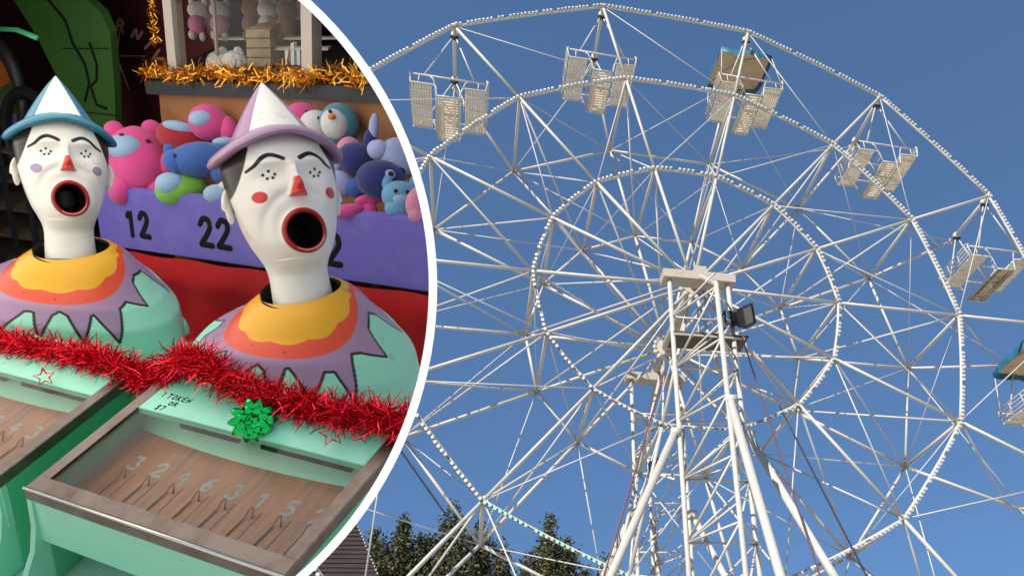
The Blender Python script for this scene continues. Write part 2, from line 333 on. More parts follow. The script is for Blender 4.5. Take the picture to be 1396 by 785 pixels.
# ---------------------------------------------------------------- gondolas
def gondola_proto():
    """pivot at origin; x along the wheel, y front to back, z up"""
    t = thing('gondola', 'x', 'gondola', (0, 0, 0), 'gondolas hanging from the outer ring')
    Y0, Y1 = 0.22, 1.46
    zr, zs_, zf = -1.40, -1.60, -1.93
    for y in (Y0, Y1):                                   # end frames
        m = MB(); r = 0.017
        m.tube((-0.74, y, zr + 0.03), (0.74, y, zr), 0.02)
        m.path([(-0.76, y, zr + 0.09), (-0.79, y, zr + 0.04), (-0.75, y, zs_ - 0.02), (-0.30, y, zs_ - 0.02), (-0.25, y, zs_ - 0.06), (-0.21, y, zf), (0.24, y, zf), (0.28, y, zs_ - 0.06), (0.33, y, zs_ - 0.02), (0.75, y, zs_ - 0.02), (0.79, y, zr + 0.04), (0.76, y, zr + 0.09)], r)
        m.path([(-0.38, y, zr), (-0.32, y, zr - 0.05), (-0.24, y, zs_ - 0.08)], 0.014); m.path([(0.38, y, zr), (0.34, y, zr - 0.05), (0.27, y, zs_ - 0.08)], 0.014)
        for x in (-0.6, 0.6): m.tube((x, y, zr), (x, y, zs_), 0.012)
        m.build('end_frame', M['steel'], t, True)
        h = MB(); c = (0, y + (0.0 if y < 1 else 0.0), 0)
        h.tube((0, y, 0), (-0.52, y, zr), 0.017); h.tube((0, y, 0), (0.52, y, zr), 0.017)
        h.build('hanger', M['steel'], t, True)
        h = MB(); h.tube((0, y - 0.05, 0), (0, y + 0.05, 0), 0.075, n=14); h.build('collar', M['joint'], t, True)
        h = MB(); h.box((-0.085, y - 0.045, -0.115), (0.085, y + 0.045, -0.07)); h.build('clamp', M['black'], t)
    for s in (-1, 1):                                    # backrests: rails running front to back, and tie bars
        m = MB()
        for i in range(4):
            f = i / 3; m.tube((s * (0.80 - 0.03 * f), Y0, zr + 0.09 - 0.24 * f), (s * (0.80 - 0.03 * f), Y1, zr + 0.09 - 0.24 * f), 0.013, n=6)
        for y in (Y0 + 0.42, Y0 + 0.84): m.tube((s * 0.80, y, zr + 0.09), (s * 0.76, y, zs_ - 0.02), 0.012, n=6)
        for f in (0.25, 0.6): m.tube((s * (0.27 - 0.05 * f), Y0, zs_ - 0.3 * f - 0.02), (s * (0.27 - 0.05 * f), Y1, zs_ - 0.3 * f - 0.02), 0.010, n=6)
        m.build('backrest_rails', M['steel'], t, True)
        m = MB()
        for i in range(8):
            x = s * (0.34 + i * 0.052); m.box((min(x, x + s * 0.04), Y0 + 0.01, zs_ - 0.005), (max(x, x + s * 0.04), Y1 - 0.01, zs_ + 0.02))
        for y in (Y0 + 0.2, (Y0 + Y1) / 2, Y1 - 0.2): m.box((min(s * 0.34, s * 0.745), y - 0.02, zs_ - 0.028), (max(s * 0.34, s * 0.745), y + 0.02, zs_ - 0.007))
        m.build('seat', M['slat'], t)
    m = MB()
    nn = 17
    for i in range(nn):
        y = Y0 + 0.01 + i * (Y1 - Y0 - 0.02) / nn; m.box((-0.20, y, zf + 0.012), (0.235, y + 0.054, zf + 0.034))
    for x in (-0.12, 0.13): m.box((x, Y0, zf - 0.014), (x + 0.045, Y1, zf + 0.010))
    m.build('floor', M['slat'], t)
    m = MB()
    for y in (Y0, Y1): m.tube((-0.2, y, zf), (0.23, y, zf), 0.02)
    for x in (-0.2, 0.23): m.tube((x, Y0, zf), (x, Y1, zf), 0.016)
    m.build('floor_frame', M['steel'], t, True)
    m = MB(); m.tube((0.3, 0.9, zs_), (0.3, 0.9, zr + 0.05), 0.012); m.tube((-0.3, 0.9, zr + 0.05), (0.3, 0.9, zr + 0.05), 0.014); m.ball((0.3, 0.9, zr + 0.05), 0.035)
    m.build('lap_bar', M['steel'], t, True)
    return t
proto = gondola_proto()
def canopy(parent, tilt, sag):
    """tan lined canvas canopy with scalloped blue cover"""
    base = parent_world(parent)
    zt, ze = -0.02, -0.26
    P = []; n = 24
    rot = Matrix.Rotation(tilt, 3, 'X')
    cen = Vector((0, 0.84, 0))
    def pt(f, k, dz=0):
        a = 2 * PI * k / n; c_, s_ = math.cos(a), math.sin(a); q = 1 / max(abs(c_), abs(s_)) ** 0.85
        w = 0.03 * math.sin(a * 6 + f * 3) * f
        z = zt + (ze - zt) * f ** 1.15 + w * 0.8 + dz
        return base + cen + rot @ Vector((0.66 * f * q * c_, 0.66 * f * q * s_, z - sag * f * f * 0.2))
    m = MB(); m.grid([[pt(f, k) for k in range(n)] for f in (0.04, 0.2, 0.4, 0.6, 0.8, 1.0)], True); o = m.build('canopy_lining', M['tan'], parent, True)
    m = MB(); rows = [[pt(f, k, 0.02) for k in range(n)] for f in (0.04, 0.3, 0.6, 0.85, 1.03)]
    rows.append([pt(1.04, k, -0.10 - 0.05 * abs(math.sin(k * PI / 3))) for k in range(n)])
    m.grid(rows, True); m.build('canopy_cover', M['blue_cloth'], parent, True)
    m = MB(); m.tube(pt(0.04, 0), pt(1, 3), 0.012); m.tube(pt(0.04, 0), pt(1, 9), 0.012); m.tube(pt(0.04, 0), pt(1, 15), 0.012); m.tube(pt(0.04, 0), pt(1, 21), 0.012)
    for i in range(4): m.tube(pt(1, 3 + 6 * i), base + Vector(((1, -1, -1, 1)[i] * 0.74, (1.46, 1.46, 0.22, 0.22)[i], -1.38)), 0.012)
    m.build('canopy_frame', M['steel'], parent, True)
GL = {-2: 'white gondola hanging beside the stall rim, left of all the others', -1: 'open white gondola at upper left with two facing slatted benches, nearest the white rim',
      0: 'open white gondola hanging under the very top of the wheel', 1: 'gondola near the top covered by a tan canopy with torn blue cloth',
      2: 'open white gondola hanging on the right, between the canopied one and the lowest open one', 3: 'open gondola low on the right with worn brown floor, swinging at the wheel edge',
      4: 'canopied gondola cut by the right border, blue and tan canvas above it'}
for k in range(-2, 5):
    if k == -2: o = proto
    else: o = copy_tree(proto)
    p = nd(k, RA, 0); o.location = p + Vector((-0.18 if k == 4 else 0, 0, 0)); o['label'] = GL[k]
    if k == 3:
        for ch in o.children:
            if ch.name.startswith('floor') and not ch.name.startswith('floor_frame'): ch.data = ch.data.copy(); ch.data.materials[0] = M['slat_worn']
for o in [o for o in C.objects if o.name.startswith('gondola') and o.type == 'EMPTY']:
    if o['label'] == GL[1]: canopy(o, math.radians(8), 0.2)
    if o['label'] == GL[4]: canopy(o, math.radians(-4), 0.3)

# ropes and cables
def rope(p0, p1, r, m, label, sag=0.0, name='rope', cat='rope'):
    b = MB(); p0 = Vector(p0); p1 = Vector(p1)
    b.path([p0.lerp(p1, i / 16) - Vector((0, 0, sag * 4 * (i / 16) * (1 - i / 16))) for i in range(17)], r, n=6)
    tag(b.build(name, M[m], None, True), label, cat)
rope((-0.72, -0.45, HUB - 2.0), (-3.4, -0.9, 0.0), 0.016, 'rope_red', 'faded red rope running down left of the tower to the ground', 0.1)
rope((0.55, -0.72, HUB - 1.2), (2.2, -1.0, 0.0), 0.012, 'rope_red', 'thin red rope hanging from the floodlight beside the front tower', 0.15)
rope((1.42, 0.0, HUB - 2.4), (3.9, -0.8, 0.0), 0.014, 'rope_black', 'dark red brown rope running down right of the tower across the wheel', 0.1)

rope((-5.9, 2.0, 8.70), (-3.6, 2.0, 5.63), 0.018, 'rope_black', 'black cable slanting behind the lower left rim of the wheel, above the trees', 0.0, 'cable', 'cable')
# ---------------------------------------------------------------- trees and the kiosk beyond the wheel
def tree(name, label, base, lobes, nleaf, seed, m1, m2, size=0.16):
    R = random.Random(seed); t = thing(name, label, 'tree', base, 'dark trees beyond the wheel')
    bx, by, _ = base
    b = MB(); top = max(l[2] for l in lobes)
    b.path([(bx, by, 0), (bx + 0.1, by, top * 0.3), (bx, by + 0.1, top * 0.65)], 0.32, 0.10, 10)
    b.build('trunk', M['bark'], t, True)
    b = MB()
    for (x, y, z, r) in lobes:
        b.path([(bx, by, top * 0.35), ((bx + x) / 2, (by + y) / 2, z * 0.62), (x, y, z * 0.93)], 0.12, 0.02, 6)
        for i in range(7):
            h = R.uniform(0.5, 0.95) * z; a = R.uniform(0, 6.28); b.path([(bx + (x - bx) * h / z, by + (y - by) * h / z, h - 0.4), (x + math.cos(a) * r * 0.8, y + math.sin(a) * r * 0.8, h + 0.2)], 0.035, 0.01, 5)
    b.build('limb', M['bark'], t, True)
    vs = []; fs = []; mi = []
    tot = sum(l[3] * l[2] for l in lobes)
    for (x, y, z, r) in lobes:
        ncl = int(640 * r * z / 14); 
        for c in range(ncl):
            f = R.random() ** 0.75                                   # 0 top .. 1 low
            zz = z - f * z * 0.62
            rr = r * (0.10 + 0.95 * min(1, f * 2.2) ** 0.8) * (0.75 + 0.35 * math.sin(zz * 2.1 + x))
            a = R.uniform(0, 6.28); q = rr * math.sqrt(R.uniform(0.15, 1))
            cx_, cy_ = x + math.cos(a) * q, y + math.sin(a) * q
            cs = R.uniform(0.2, 0.38) * (0.6 if f < 0.12 else 1)
            kind = 1 if R.random() < 0.22 else 0
            for i in range(int(nleaf * cs * cs * 24)):
                d = Vector((R.gauss(0, 1), R.gauss(0, 1), R.gauss(0, 1.25))) * cs * 0.55
                p = Vector((cx_, cy_, zz)) + d; s_ = size * R.uniform(0.45, 1.0)
                u = Vector((R.uniform(-1, 1), R.uniform(-1, 1), R.uniform(-1, 1))).normalized(); w = u.cross(Vector((R.uniform(-1, 1), R.uniform(-1, 1), R.uniform(-1, 1)))).normalized() * s_ * 0.3; u = u * s_ * 0.6
                o = len(vs); vs += [p - u, p + w, p + u, p - w]; fs.append((o, o + 1, o + 2, o + 3)); mi.append(kind if R.random() < 0.85 else 1 - kind)
    b = MB(); b.v = [tuple(v) for v in vs]; b.f = fs; b.mi = mi
    b.build('crown', [m1, m2], t)
    return t
tree('broadleaf_tree', 'dark tree with brown tipped foliage just right of the shingled roof', (-6.9, 18, 0), [(-7.3, 18, 11.3, 0.9), (-6.35, 18.4, 12.0, 0.95), (-7.9, 17.6, 10.4, 0.9), (-6.9, 17.4, 10.7, 1.1), (-5.7, 18.2, 11.2, 0.8)], 20, 3, M['leaf'], M['leaf2'])
tree('broadleaf_tree', 'tallest dark tree behind the lower left spokes of the wheel', (-4.3, 18.6, 0), [(-4.6, 18.2, 12.4, 1.1), (-3.6, 18.7, 11.9, 1.15), (-5.4, 18.8, 11.4, 1.0), (-2.7, 18.2, 10.9, 0.9), (-4.2, 17.4, 11.0, 1.2)], 20, 4, M['leaf'], M['leaf2'])
tree('broadleaf_tree', 'single dark tree crown behind the mint bulbs, left of the tower', (-0.9, 18, 0), [(-1.0, 18, 11.9, 0.85), (-0.3, 18.3, 11.2, 0.8), (-1.7, 18.2, 10.7, 0.9), (-1.0, 17.5, 10.8, 1.1)], 20, 5, M['leaf'], M['leaf2'])
tree('broadleaf_tree', 'small piece of dark tree showing low against the left strut of the tower', (1.3, 18, 0), [(1.2, 18, 10.4, 0.8), (0.4, 18.3, 9.9, 0.8), (2.1, 18.3, 9.7, 0.9)], 20, 6, M['leaf'], M['leaf2'])

kt = thing('kiosk', 'round sided kiosk with a steep brown shingled roof beside the trees, bulbs along its edge', 'kiosk', (-8.2, 9.4, 0))
KA = Vector((-6.75, 9.2, 8.75)); kz0, kh = 4.3, 2.25
b = MB()
nc = 34
for i in range(nc):
    f0, f1 = i / nc, (i + 1) / nc
    w0, w1 = kh * f0, kh * f1 + 0.03
    z0, z1 = KA.z - (KA.z - kz0) * f0, KA.z - (KA.z - kz0) * f1
    q = [[(KA.x + sx * w0, KA.y + sy * w0, z0) for sx, sy in ((-1, -1), (1, -1), (1, 1), (-1, 1))], [(KA.x + sx * w1, KA.y + sy * w1, z1) for sx, sy in ((-1, -1), (1, -1), (1, 1), (-1, 1))], [(KA.x + sx * (w1 - 0.03), KA.y + sy * (w1 - 0.03), z1 - 0.002) for sx, sy in ((-1, -1), (1, -1), (1, 1), (-1, 1))]]
    b.grid(q, True)
b.build('roof', M['roof'], kt)
b = MB()
for i in range(46):
    f = (i + 0.5) / 46; p = Vector((KA.x + kh * f + 0.02, KA.y - kh * f - 0.02, KA.z - (KA.z - kz0) * f)); b.ball(p, 0.022, 6, 5)
b.tube((KA.x, KA.y, KA.z), (KA.x + kh, KA.y - kh, kz0), 0.008, n=4)
b.build('bulb_string', M['bulb'], kt)
b = MB(); b.box((KA.x - 1.9, KA.y - 1.9, 0), (KA.x + 1.9, KA.y + 1.9, kz0 - 0.02)); b.build('wall', M['wall'], kt)
b = MB(); b.box((KA.x - 1.2, KA.y - 1.93, 1.1), (KA.x + 1.2, KA.y - 1.904, 2.4)); b.build('serving_hatch', M['dark'], kt)

# ---------------------------------------------------------------- the round sideshow stall
BORG = Vector((-4.1572, -10.8203, -8.2537 + HUB))
BA = Vector((0.81339, -0.45005, -0.36857)); BB = Vector((0.47939, 0.15970, 0.86295)); BC = Vector((0.03470, -0.86819, 0.49367))
def BW(p): return BORG + BA * p[0] + BB * p[1] + BC * p[2]
first_booth = len(C.objects)
# round shell: a flared drum open to the front, white rim
LN = 1090.97
def cone(rp, ph, d):
    u = 68 + rp * math.cos(ph); v = 391 - rp * math.sin(ph)
    return CP + (CR * ((u - 922.565) / LN) + CF + CU * ((476.543 - v) / LN)) * d
st = thing('sideshow_stall', 'round white rimmed sideshow stall holding the clown game, open to the front', 'stall', cone(0, 0, 2.0))
nph = 144; phs = [2 * PI * i / nph for i in range(nph)]
b = MB(); b.grid([[cone(r_, p, d) for p in phs] for r_, d in ((516.6, 0.64), (528.0, 0.64), (528.0, 0.66), (516.6, 0.66), (516.6, 0.64))], True)
b.build('rim', M['ring'], st, False)
cv = bpy.data.materials.new('added fill light canvas'); cv.use_nodes = True; ct_ = cv.node_tree  # added canvas wall that passes sunlight into the stall as soft fill
for n in list(ct_.nodes): ct_.nodes.remove(n)
co_ = ct_.nodes.new('ShaderNodeOutputMaterial'); cm_ = ct_.nodes.new('ShaderNodeMixShader'); c1 = ct_.nodes.new('ShaderNodeBsdfTranslucent'); c2_ = ct_.nodes.new('ShaderNodeBsdfDiffuse')
c1.inputs[0].default_value = (0.98, 0.94, 0.86, 1); c2_.inputs[0].default_value = (0.9, 0.89, 0.87, 1); cm_.inputs[0].default_value = 0.06
ct_.links.new(c1.outputs[0], cm_.inputs[1]); ct_.links.new(c2_.outputs[0], cm_.inputs[2]); ct_.links.new(cm_.outputs[0], co_.inputs[0])
b = MB(); b.grid([[cone(522.0, p, d) for p in phs] for d in (0.66, 1.1, 1.6)], True)
b.build('added_fill_canvas', cv, st, True)
b = MB(); b.grid([[cone(522.0, p, d) for p in phs] for d in (1.601, 2.2, 3.1)], True)
b.build('added_dark_shell', M['dark'], st, True)  # added opaque rear wall, makes the light fall off towards the back
b = MB(); b.grid([[cone(r_, p, 3.1) for p in phs] for r_ in (1, 522.5)], True); b.build('back_panel', M['maroon'], st)
for u_ in (-300, 60, 250):
    p = cone(0, 0, 2.2) + CR * ((u_ - 68) / LN * 2.2); p.z = 0
    b = MB(); b.tube(p, p + Vector((0, 0, 1.35)), 0.05, n=10); b.build('post', M['dark'], st, True)

clip = []                                                       # objects trimmed to the stall's round wall
def bb(name, m, parent=None, smooth=False, f=BW): 
    mb = MB(f); mb._args = (name, m, parent, smooth); return mb
def done(mb, **k):
    n, m, p, s_ = mb._args; o = mb.build(n, m, p, s_, **k); clip.append(o); return o
def solo(mb, label, cat, group=None, **k): return tag(done(mb, **k), label, cat, group)

# back wall, counter bench
o = bb('wall', M['maroon']); o.box((-6, 1.40, -3), (1, 1.43, 1.6)); o = done(o); tag(o, 'dark maroon back wall of the sideshow stall behind the toys', 'wall')
o = bb('floor', M['dark']); o.box((-6, -0.5, -0.9), (1, 1.4, -0.88)); o = done(o); tag(o, kind='structure')
mint_pale = mat('pale mint bench top', (0.30, 0.72, 0.62), 0.4, col2=(0.36, 0.60, 0.50), nscale=6, mix=(0.45, 0.8), detail=8, coat=0.15); M['bench'] = mint_pale
ct = thing('game_bench', 'long mint green bench that carries the clown game trays', 'bench', BW((0, 0, -0.3)))
o = bb('top', M['bench'], ct); o.box((-2.0, -0.35, -0.19), (0.9, 0.46, -0.165)); done(o)
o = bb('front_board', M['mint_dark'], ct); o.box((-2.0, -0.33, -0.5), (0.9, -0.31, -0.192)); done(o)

# stroke lettering
GL_ = {'0': [[(.5, 1), (.12, .8), (.08, .3), (.4, 0), (.8, .12), (.9, .6), (.5, 1)]], '1': [[(.2, .78), (.55, 1), (.55, 0)]],
 '2': [[(.05, .75), (.3, .98), (.75, .93), (.85, .65), (.45, .32), (.05, .04)], [(.05, .04), (.95, .02)]],
 '3': [[(.1, .95), (.8, .95), (.45, .58), (.85, .4), (.75, .08), (.35, 0), (.05, .12)]], '4': [[(.7, 0), (.7, 1), (.05, .35), (.95, .35)]],
 '5': [[(.85, 1), (.2, 1), (.15, .58), (.6, .62), (.88, .35), (.6, .03), (.1, .06)]], '6': [[(.75, .97), (.3, .7), (.1, .3), (.35, 0), (.8, .1), (.85, .4), (.5, .55), (.15, .35)]],
 '7': [[(.05, 1), (.92, 1), (.4, 0)]], 'T': [[(.02, 1), (.98, 1)], [(.5, 1), (.48, 0)]], 'O': [[(.5, 1), (.08, .6), (.2, .08), (.65, 0), (.95, .4), (.8, .88), (.5, 1)]],
 'K': [[(.12, 1), (.1, 0)], [(.9, 1), (.15, .5), (.95, 0)]], 'E': [[(.9, 1), (.1, 1), (.1, 0), (.9, 0)], [(.1, .52), (.75, .52)]], 'N': [[(.1, 0), (.1, 1), (.88, 0), (.9, 1)]],
 'R': [[(.1, 0), (.1, 1), (.7, .98), (.85, .72), (.6, .5), (.12, .48)], [(.5, .48), (.95, 0)]], '$': [[(.88, .85), (.4, .95), (.12, .72), (.8, .35), (.6, .05), (.08, .15)], [(.5, 1.12), (.5, -.12)]],
 'C': [[(.9, .85), (.5, 1), (.12, .6), (.2, .12), (.6, 0), (.92, .15)]], 'A': [[(.02, 0), (.5, 1), (.98, 0)], [(.22, .4), (.78, .4)]], 'I': [[(.5, 0), (.5, 1)]], 'V': [[(.02, 1), (.5, 0), (.98, 1)]], 'L': [[(.1, 1), (.1, 0), (.9, 0)]]}
def strokes(mb, f, ch, x0, y0, w, h, th, dep):
    """f maps (x, y, height above the surface) to the mesh builder's space"""
    mb2 = MB(); 
    for ln in GL_[ch]:
        pts = []
        for i in range(len(ln) - 1):
            for q in range(4): pts.append((x0 + w * (ln[i][0] + (ln[i + 1][0] - ln[i][0]) * q / 4), y0 + h * (ln[i][1] + (ln[i + 1][1] - ln[i][1]) * q / 4), 0))
        pts.append((x0 + w * ln[-1][0], y0 + h * ln[-1][1], 0))
        if len(ln) > 3:                                          # soften the corners like a brush
            for _ in range(2): pts = [pts[0]] + [tuple((pts[i - 1][k] + pts[i][k] * 2 + pts[i + 1][k]) / 4 for k in range(3)) for i in range(1, len(pts) - 1)] + [pts[-1]]
        mb2.path(pts, th, n=8); mb2.ball(pts[0], th, 8, 6); mb2.ball(pts[-1], th, 8, 6)
    mb.add([f((x, y, z / th * dep)) for x, y, z in mb2.v], mb2.f)

# ---- purple prize shelf
sh = thing('prize_shelf', 'purple painted prize shelf with hand brushed black numbers 12 and 22', 'shelf', BW((-0.4, 0.78, -0.12)))
o = bb('front_board', M['purple'], sh); o.box((-0.885, 0.734, -0.192), (0.6, 0.752, -0.05)); done(o)
o = bb('bottom_board', M['purple'], sh); o.box((-0.885, 0.753, -0.192), (0.6, 0.90, -0.178)); done(o)
o = bb('end_board', M['purple'], sh); o.box((-0.885, 0.753, -0.176), (-0.868, 0.90, -0.05)); done(o)
for txt, xa, xw, h0, h in (('12', -0.783, 0.032, -0.157, 0.060), ('22', -0.536, 0.040, -0.158, 0.066), ('32', -0.22, 0.040, -0.162, 0.066)):
    for i, ch in enumerate(txt):
        o = bb('numeral', M['ink'], sh); strokes(o, lambda p: (p[0], 0.7335 - p[2], p[1]), ch, xa + i * (xw + 0.015), h0, xw, h, 0.0072, 0.0012); done(o)
for i in range(5):
    pass
cl = bb('cloth', M['red_cloth'], None, True)
rows = []
for j in range(14):
    c_ = -0.190 - j * 0.035; rows.append([(a_, 0.722 + 0.010 * math.sin(a_ * 31 + j * 0.5) * (0.3 + j * 0.12) + (0.012 if j == 0 else 0) - 0.03 * math.exp(-((j - 1.0) / 1.2) ** 2), c_) for a_ in np.linspace(-1.05, 0.5, 90)])
cl.grid(rows); solo(cl, 'red velvet cloth hanging below the purple shelf behind the clowns', 'cloth')

# ---- plywood back counter with black top and golden tinsel
pc = thing('back_counter', 'orange plywood back counter with a dark charcoal top above the soft toys', 'counter', BW((-0.4, 0.95, 0)))
o = bb('front_board', M['ply'], pc); o.box((-0.866, 0.92, -0.5), (0.6, 0.94, 0.094)); done(o)
o = bb('end_board', M['ply'], pc); o.box((-0.866, 0.941, -0.5), (-0.848, 1.36, 0.094)); done(o)
o = bb('top_slab', M['dark'], pc); o.box((-0.885, 0.90, 0.096), (0.6, 1.36, 0.126)); done(o)

def tinsel(mb, pts, n, rad, L, w, seedn, drop=0.0, mats_n=1):
    R = random.Random(seedn); pts = [Vector(p) for p in pts]; seg = len(pts) - 1
    for i in range(n):
        t = R.random() * seg; k = min(int(t), seg - 1); f = t - k
        c = pts[k].lerp(pts[k + 1], f); 
        d = Vector((R.gauss(0, 1), R.gauss(0, 1), R.gauss(0, 1))).normalized()
        c = c + Vector((R.gauss(0, 1), R.gauss(0, 1), R.gauss(0, 1))) * rad * 0.33
        l = L * R.uniform(0.5, 1.25); side = d.cross(Vector((R.gauss(0, 1), R.gauss(0, 1), R.gauss(0, 1)))).normalized() * w
        bend = Vector((R.gauss(0, 1), R.gauss(0, 1), R.gauss(0, 1))) * l * 0.06
        p0 = c; p1 = c + d * l * 0.5 + bend; p2 = c + d * l
        mb.cur = 1 if (mats_n > 1 and R.random() < 0.35) else 0
        mb.add([p0 - side, p0 + side, p1 + side, p1 - side, p2 + side * 0.5, p2 - side * 0.5], [(0, 1, 2, 3), (3, 2, 4, 5)])
o = bb('tinsel', M['foil_gold'])
gp = [(-0.885 + i * 0.05, 0.905 + 0.01 * math.sin(i * 1.7), 0.142 + 0.007 * math.sin(i * 2.3)) for i in range(26)]
o.map = None; o2 = [BW(p) for p in gp]; tinsel(o, o2, 2600, 0.020, 0.026, 0.0014, 11); o.path(o2, 0.002, n=4)
o._args = ('tinsel', M['foil_gold'], None, False); solo(o, 'golden tinsel garland lying along the black counter top', 'tinsel')
o = bb('tinsel', M['foil_gold'], None, False, None); o2 = [BW((-0.835 + 0.004 * math.sin(i), 0.90, 0.15 + i * 0.03)) for i in range(9)]; tinsel(o, o2[2:], 200, 0.008, 0.015, 0.0009, 12); solo(o, 'short golden tinsel hanging down the left post of the glass case', 'tinsel')

# ---- glass case with posts on the counter
gc = thing('display_case', 'glass display case with cream posts and a pink header on the counter', 'display case', BW((-0.6, 1.0, 0.13)))
for a_, w_ in ((-0.812, 0.028), (-0.394, 0.030)):
    o = bb('post', M['cream_post'], gc); o.box((a_, 0.91, 0.128), (a_ + w_, 0.94, 0.46)); done(o)
o = bb('header', PL['pink'], gc); o.box((-0.782, 0.912, 0.303), (-0.396, 0.932, 0.46)); done(o)
o = bb('back_panel', M['case_red'], gc); o.box((-0.95, 1.30, 0.128), (0.3, 1.31, 0.7)); done(o)
o = bb('shelf', M['cream_post'], gc); o.box((-0.78, 1.02, 0.176), (-0.38, 1.03, 0.180)); o.box((-0.62, 1.0, 0.160), (-0.40, 1.01, 0.166)); done(o)
o = bb('rod', M['cream_post'], gc); o.box((-0.745, 0.99, 0.128), (-0.738, 0.996, 0.30)); o.box((-0.54, 1.1, 0.128), (-0.533, 1.106, 0.30)); done(o)
o = bb('glass', M['glass'], gc); o.box((-0.783, 0.922, 0.13), (-0.396, 0.925, 0.302)); done(o)

# camera-independent facing frame of the toys: they sit in the stall turned towards its mouth
FY = (CF * math.cos(math.radians(28)) - CR * math.sin(math.radians(28))).normalized(); FX = (CR * math.cos(math.radians(28)) + CF * math.sin(math.radians(28))).normalized(); FZ = CU
def toyframe(a, b_, c, roll=0, yaw=0):
    o_ = BW((a, b_, c)); cr, sr = math.cos(math.radians(roll)), math.sin(math.radians(roll)); x1 = FX * cr + FZ * sr; z1 = FZ * cr - FX * sr
    cy, sy = math.cos(math.radians(yaw)), math.sin(math.radians(yaw)); x2 = x1 * cy - FY * sy; y2 = FY * cy + x1 * sy
    return o_, (lambda p: o_ + x2 * p[0] + y2 * p[1] + z1 * p[2])
def fuzz(o, amp, sc=40):
    me = o.data; n = len(me.vertices); co = np.zeros(n * 3); me.vertices.foreach_get('co', co); co = co.reshape(-1, 3)
    d = amp * (np.sin(co[:, 0] * sc * 2.1 + co[:, 1] * sc) + np.sin(co[:, 2] * sc * 1.7 + co[:, 0] * sc * 1.3))[:, None]
    co += d * np.array([0.6, 0.6, 0.6]); me.vertices.foreach_set('co', co.ravel()); me.update()
def toy(label, a, b_, c, parts, roll=0, yaw=0, cat='soft toy', name='soft_toy'):
    """parts: (part name, colour, [(x,z,y, rx,rz,ry), ...])"""
    o_, f = toyframe(a, b_, c, roll, yaw); t = thing(name, label, cat, o_, 'soft toys piled in the purple shelf')
    for pn, col, els in parts:
        m = bb(pn, PL[col] if col in PL else M[col], t, True, f)
        for e in els: m.ball((e[0] * 1.1, e[2] * 1.1, e[1] * 1.1), (e[3] * 1.13, e[5] * 1.13, e[4] * 1.13), 24, 16)
        o = done(m); fuzz(o, 0.0012)
    return t
E1 = lambda x, z, y=-0.05, r=0.005: (x, z, y, r, r, 0.003)
toy('large bright pink plush with a pale blue oval on its front, left in the shelf', -0.805, 0.80, -0.016, [('body', 'pink', [(0, 0, 0, .057, .072, .05), (-.035, -.062, -.01, .022, .028, .03), (.03, -.066, -.01, .022, .026, .03)]), ('ear', 'pink', [(-.036, .066, 0, .016, .018, .012)]), ('ear', 'pink', [(.03, .070, 0, .016, .018, .012)]), ('patch', 'pale', [(-.018, .022, -.036, .033, .025, .020)]), ('paw', 'pink', [(.052, -.01, -.02, .018, .026, .02)]), ('eye', 'black', [E1(.024, .034, -.042, .0045)]), ('eye', 'black', [E1(-.020, .044, -.046, .0045)])], 6)
toy('small pink plush with a pale blue oval, at the back against the plywood', -0.641, 0.87, 0.050, [('body', 'pink', [(0, 0, 0, .037, .036, .03), (.03, -.02, 0, .02, .03, .03)]), ('patch', 'pale', [(-.012, .004, -.022, .022, .016, .012)])], 15)
toy('dark red plush with a pale oval, wedged behind the pink and blue ones', -0.700, 0.85, 0.022, [('body', 'red', [(0, 0, 0, .052, .034, .03), (.03, -.02, 0, .04, .03, .03)]), ('patch', 'pale', [(-.008, .014, -.02, .032, .012, .014)])], -8)
toy('royal blue plush lying on its side to the left of the lilac hat', -0.592, 0.80, 0.0, [('body', 'blue', [(0, 0, 0, .056, .034, .04), (.04, -.028, -.01, .03, .028, .03), (-.045, .0, -.005, .022, .022, .02)]), ('patch', 'pale', [(.046, .03, -.01, .022, .010, .016)]), ('eye', 'black', [E1(-.045, .006, -.026, .0035)]), ('ear', 'blue', [(-.052, .022, 0, .010, .012, .008)])], 10)
toy('lime green plush with a pale blue oval beneath the blue one', -0.620, 0.762, -0.048, [('body', 'lime', [(0, 0, 0, .047, .032, .035)]), ('patch', 'pale', [(-.014, .010, -.022, .027, .021, .018)])], 20)
toy('little pale blue and white plush peeking out left of the lilac clown', -0.49, 0.755, -0.050, [('body', 'pale', [(0, 0, 0, .026, .020, .02)]), ('ear', 'white', [(.012, .015, -.01, .014, .012, .01)])])
toy('pink plush right behind the tip of the lilac hat', -0.354, 0.87, 0.072, [('body', 'pink', [(0, 0, 0, .03, .026, .025), (.022, -.022, 0, .022, .022, .02)]), ('eye', 'black', [E1(.006, .004, -.024, .004)])])
toy('teal and cream bird plush with an orange beak, right of the hat', -0.251, 0.87, 0.062, [('body', 'teal', [(0, 0, 0.004, .034, .038, .03)]), ('belly', 'white', [(-.010, -.006, -.014, .024, .027, .02)]), ('beak', 'orange', [(-.015, .002, -.033, .007, .006, .008)]), ('eye', 'black', [E1(-.018, .012, -.032, .0035)])])
toy('cream faced plush between the pink one and the teal bird', -0.305, 0.86, 0.060, [('body', 'white', [(0, 0, 0, .028, .028, .025)]), ('patch', 'palepink', [(.012, -.010, -.018, .012, .014, .01)]), ('eye', 'black', [E1(.002, .008, -.027, .003)])])
toy('square pink plush with two dark eyes below the teal bird', -0.198, 0.84, 0.020, [('body', 'palepink', [(0, 0, 0, .021, .026, .02), (0, -.024, 0, .018, .014, .02)]), ('eye', 'black', [E1(-.007, .006, -.019, .003)]), ('eye', 'black', [E1(.007, .006, -.019, .003)])])
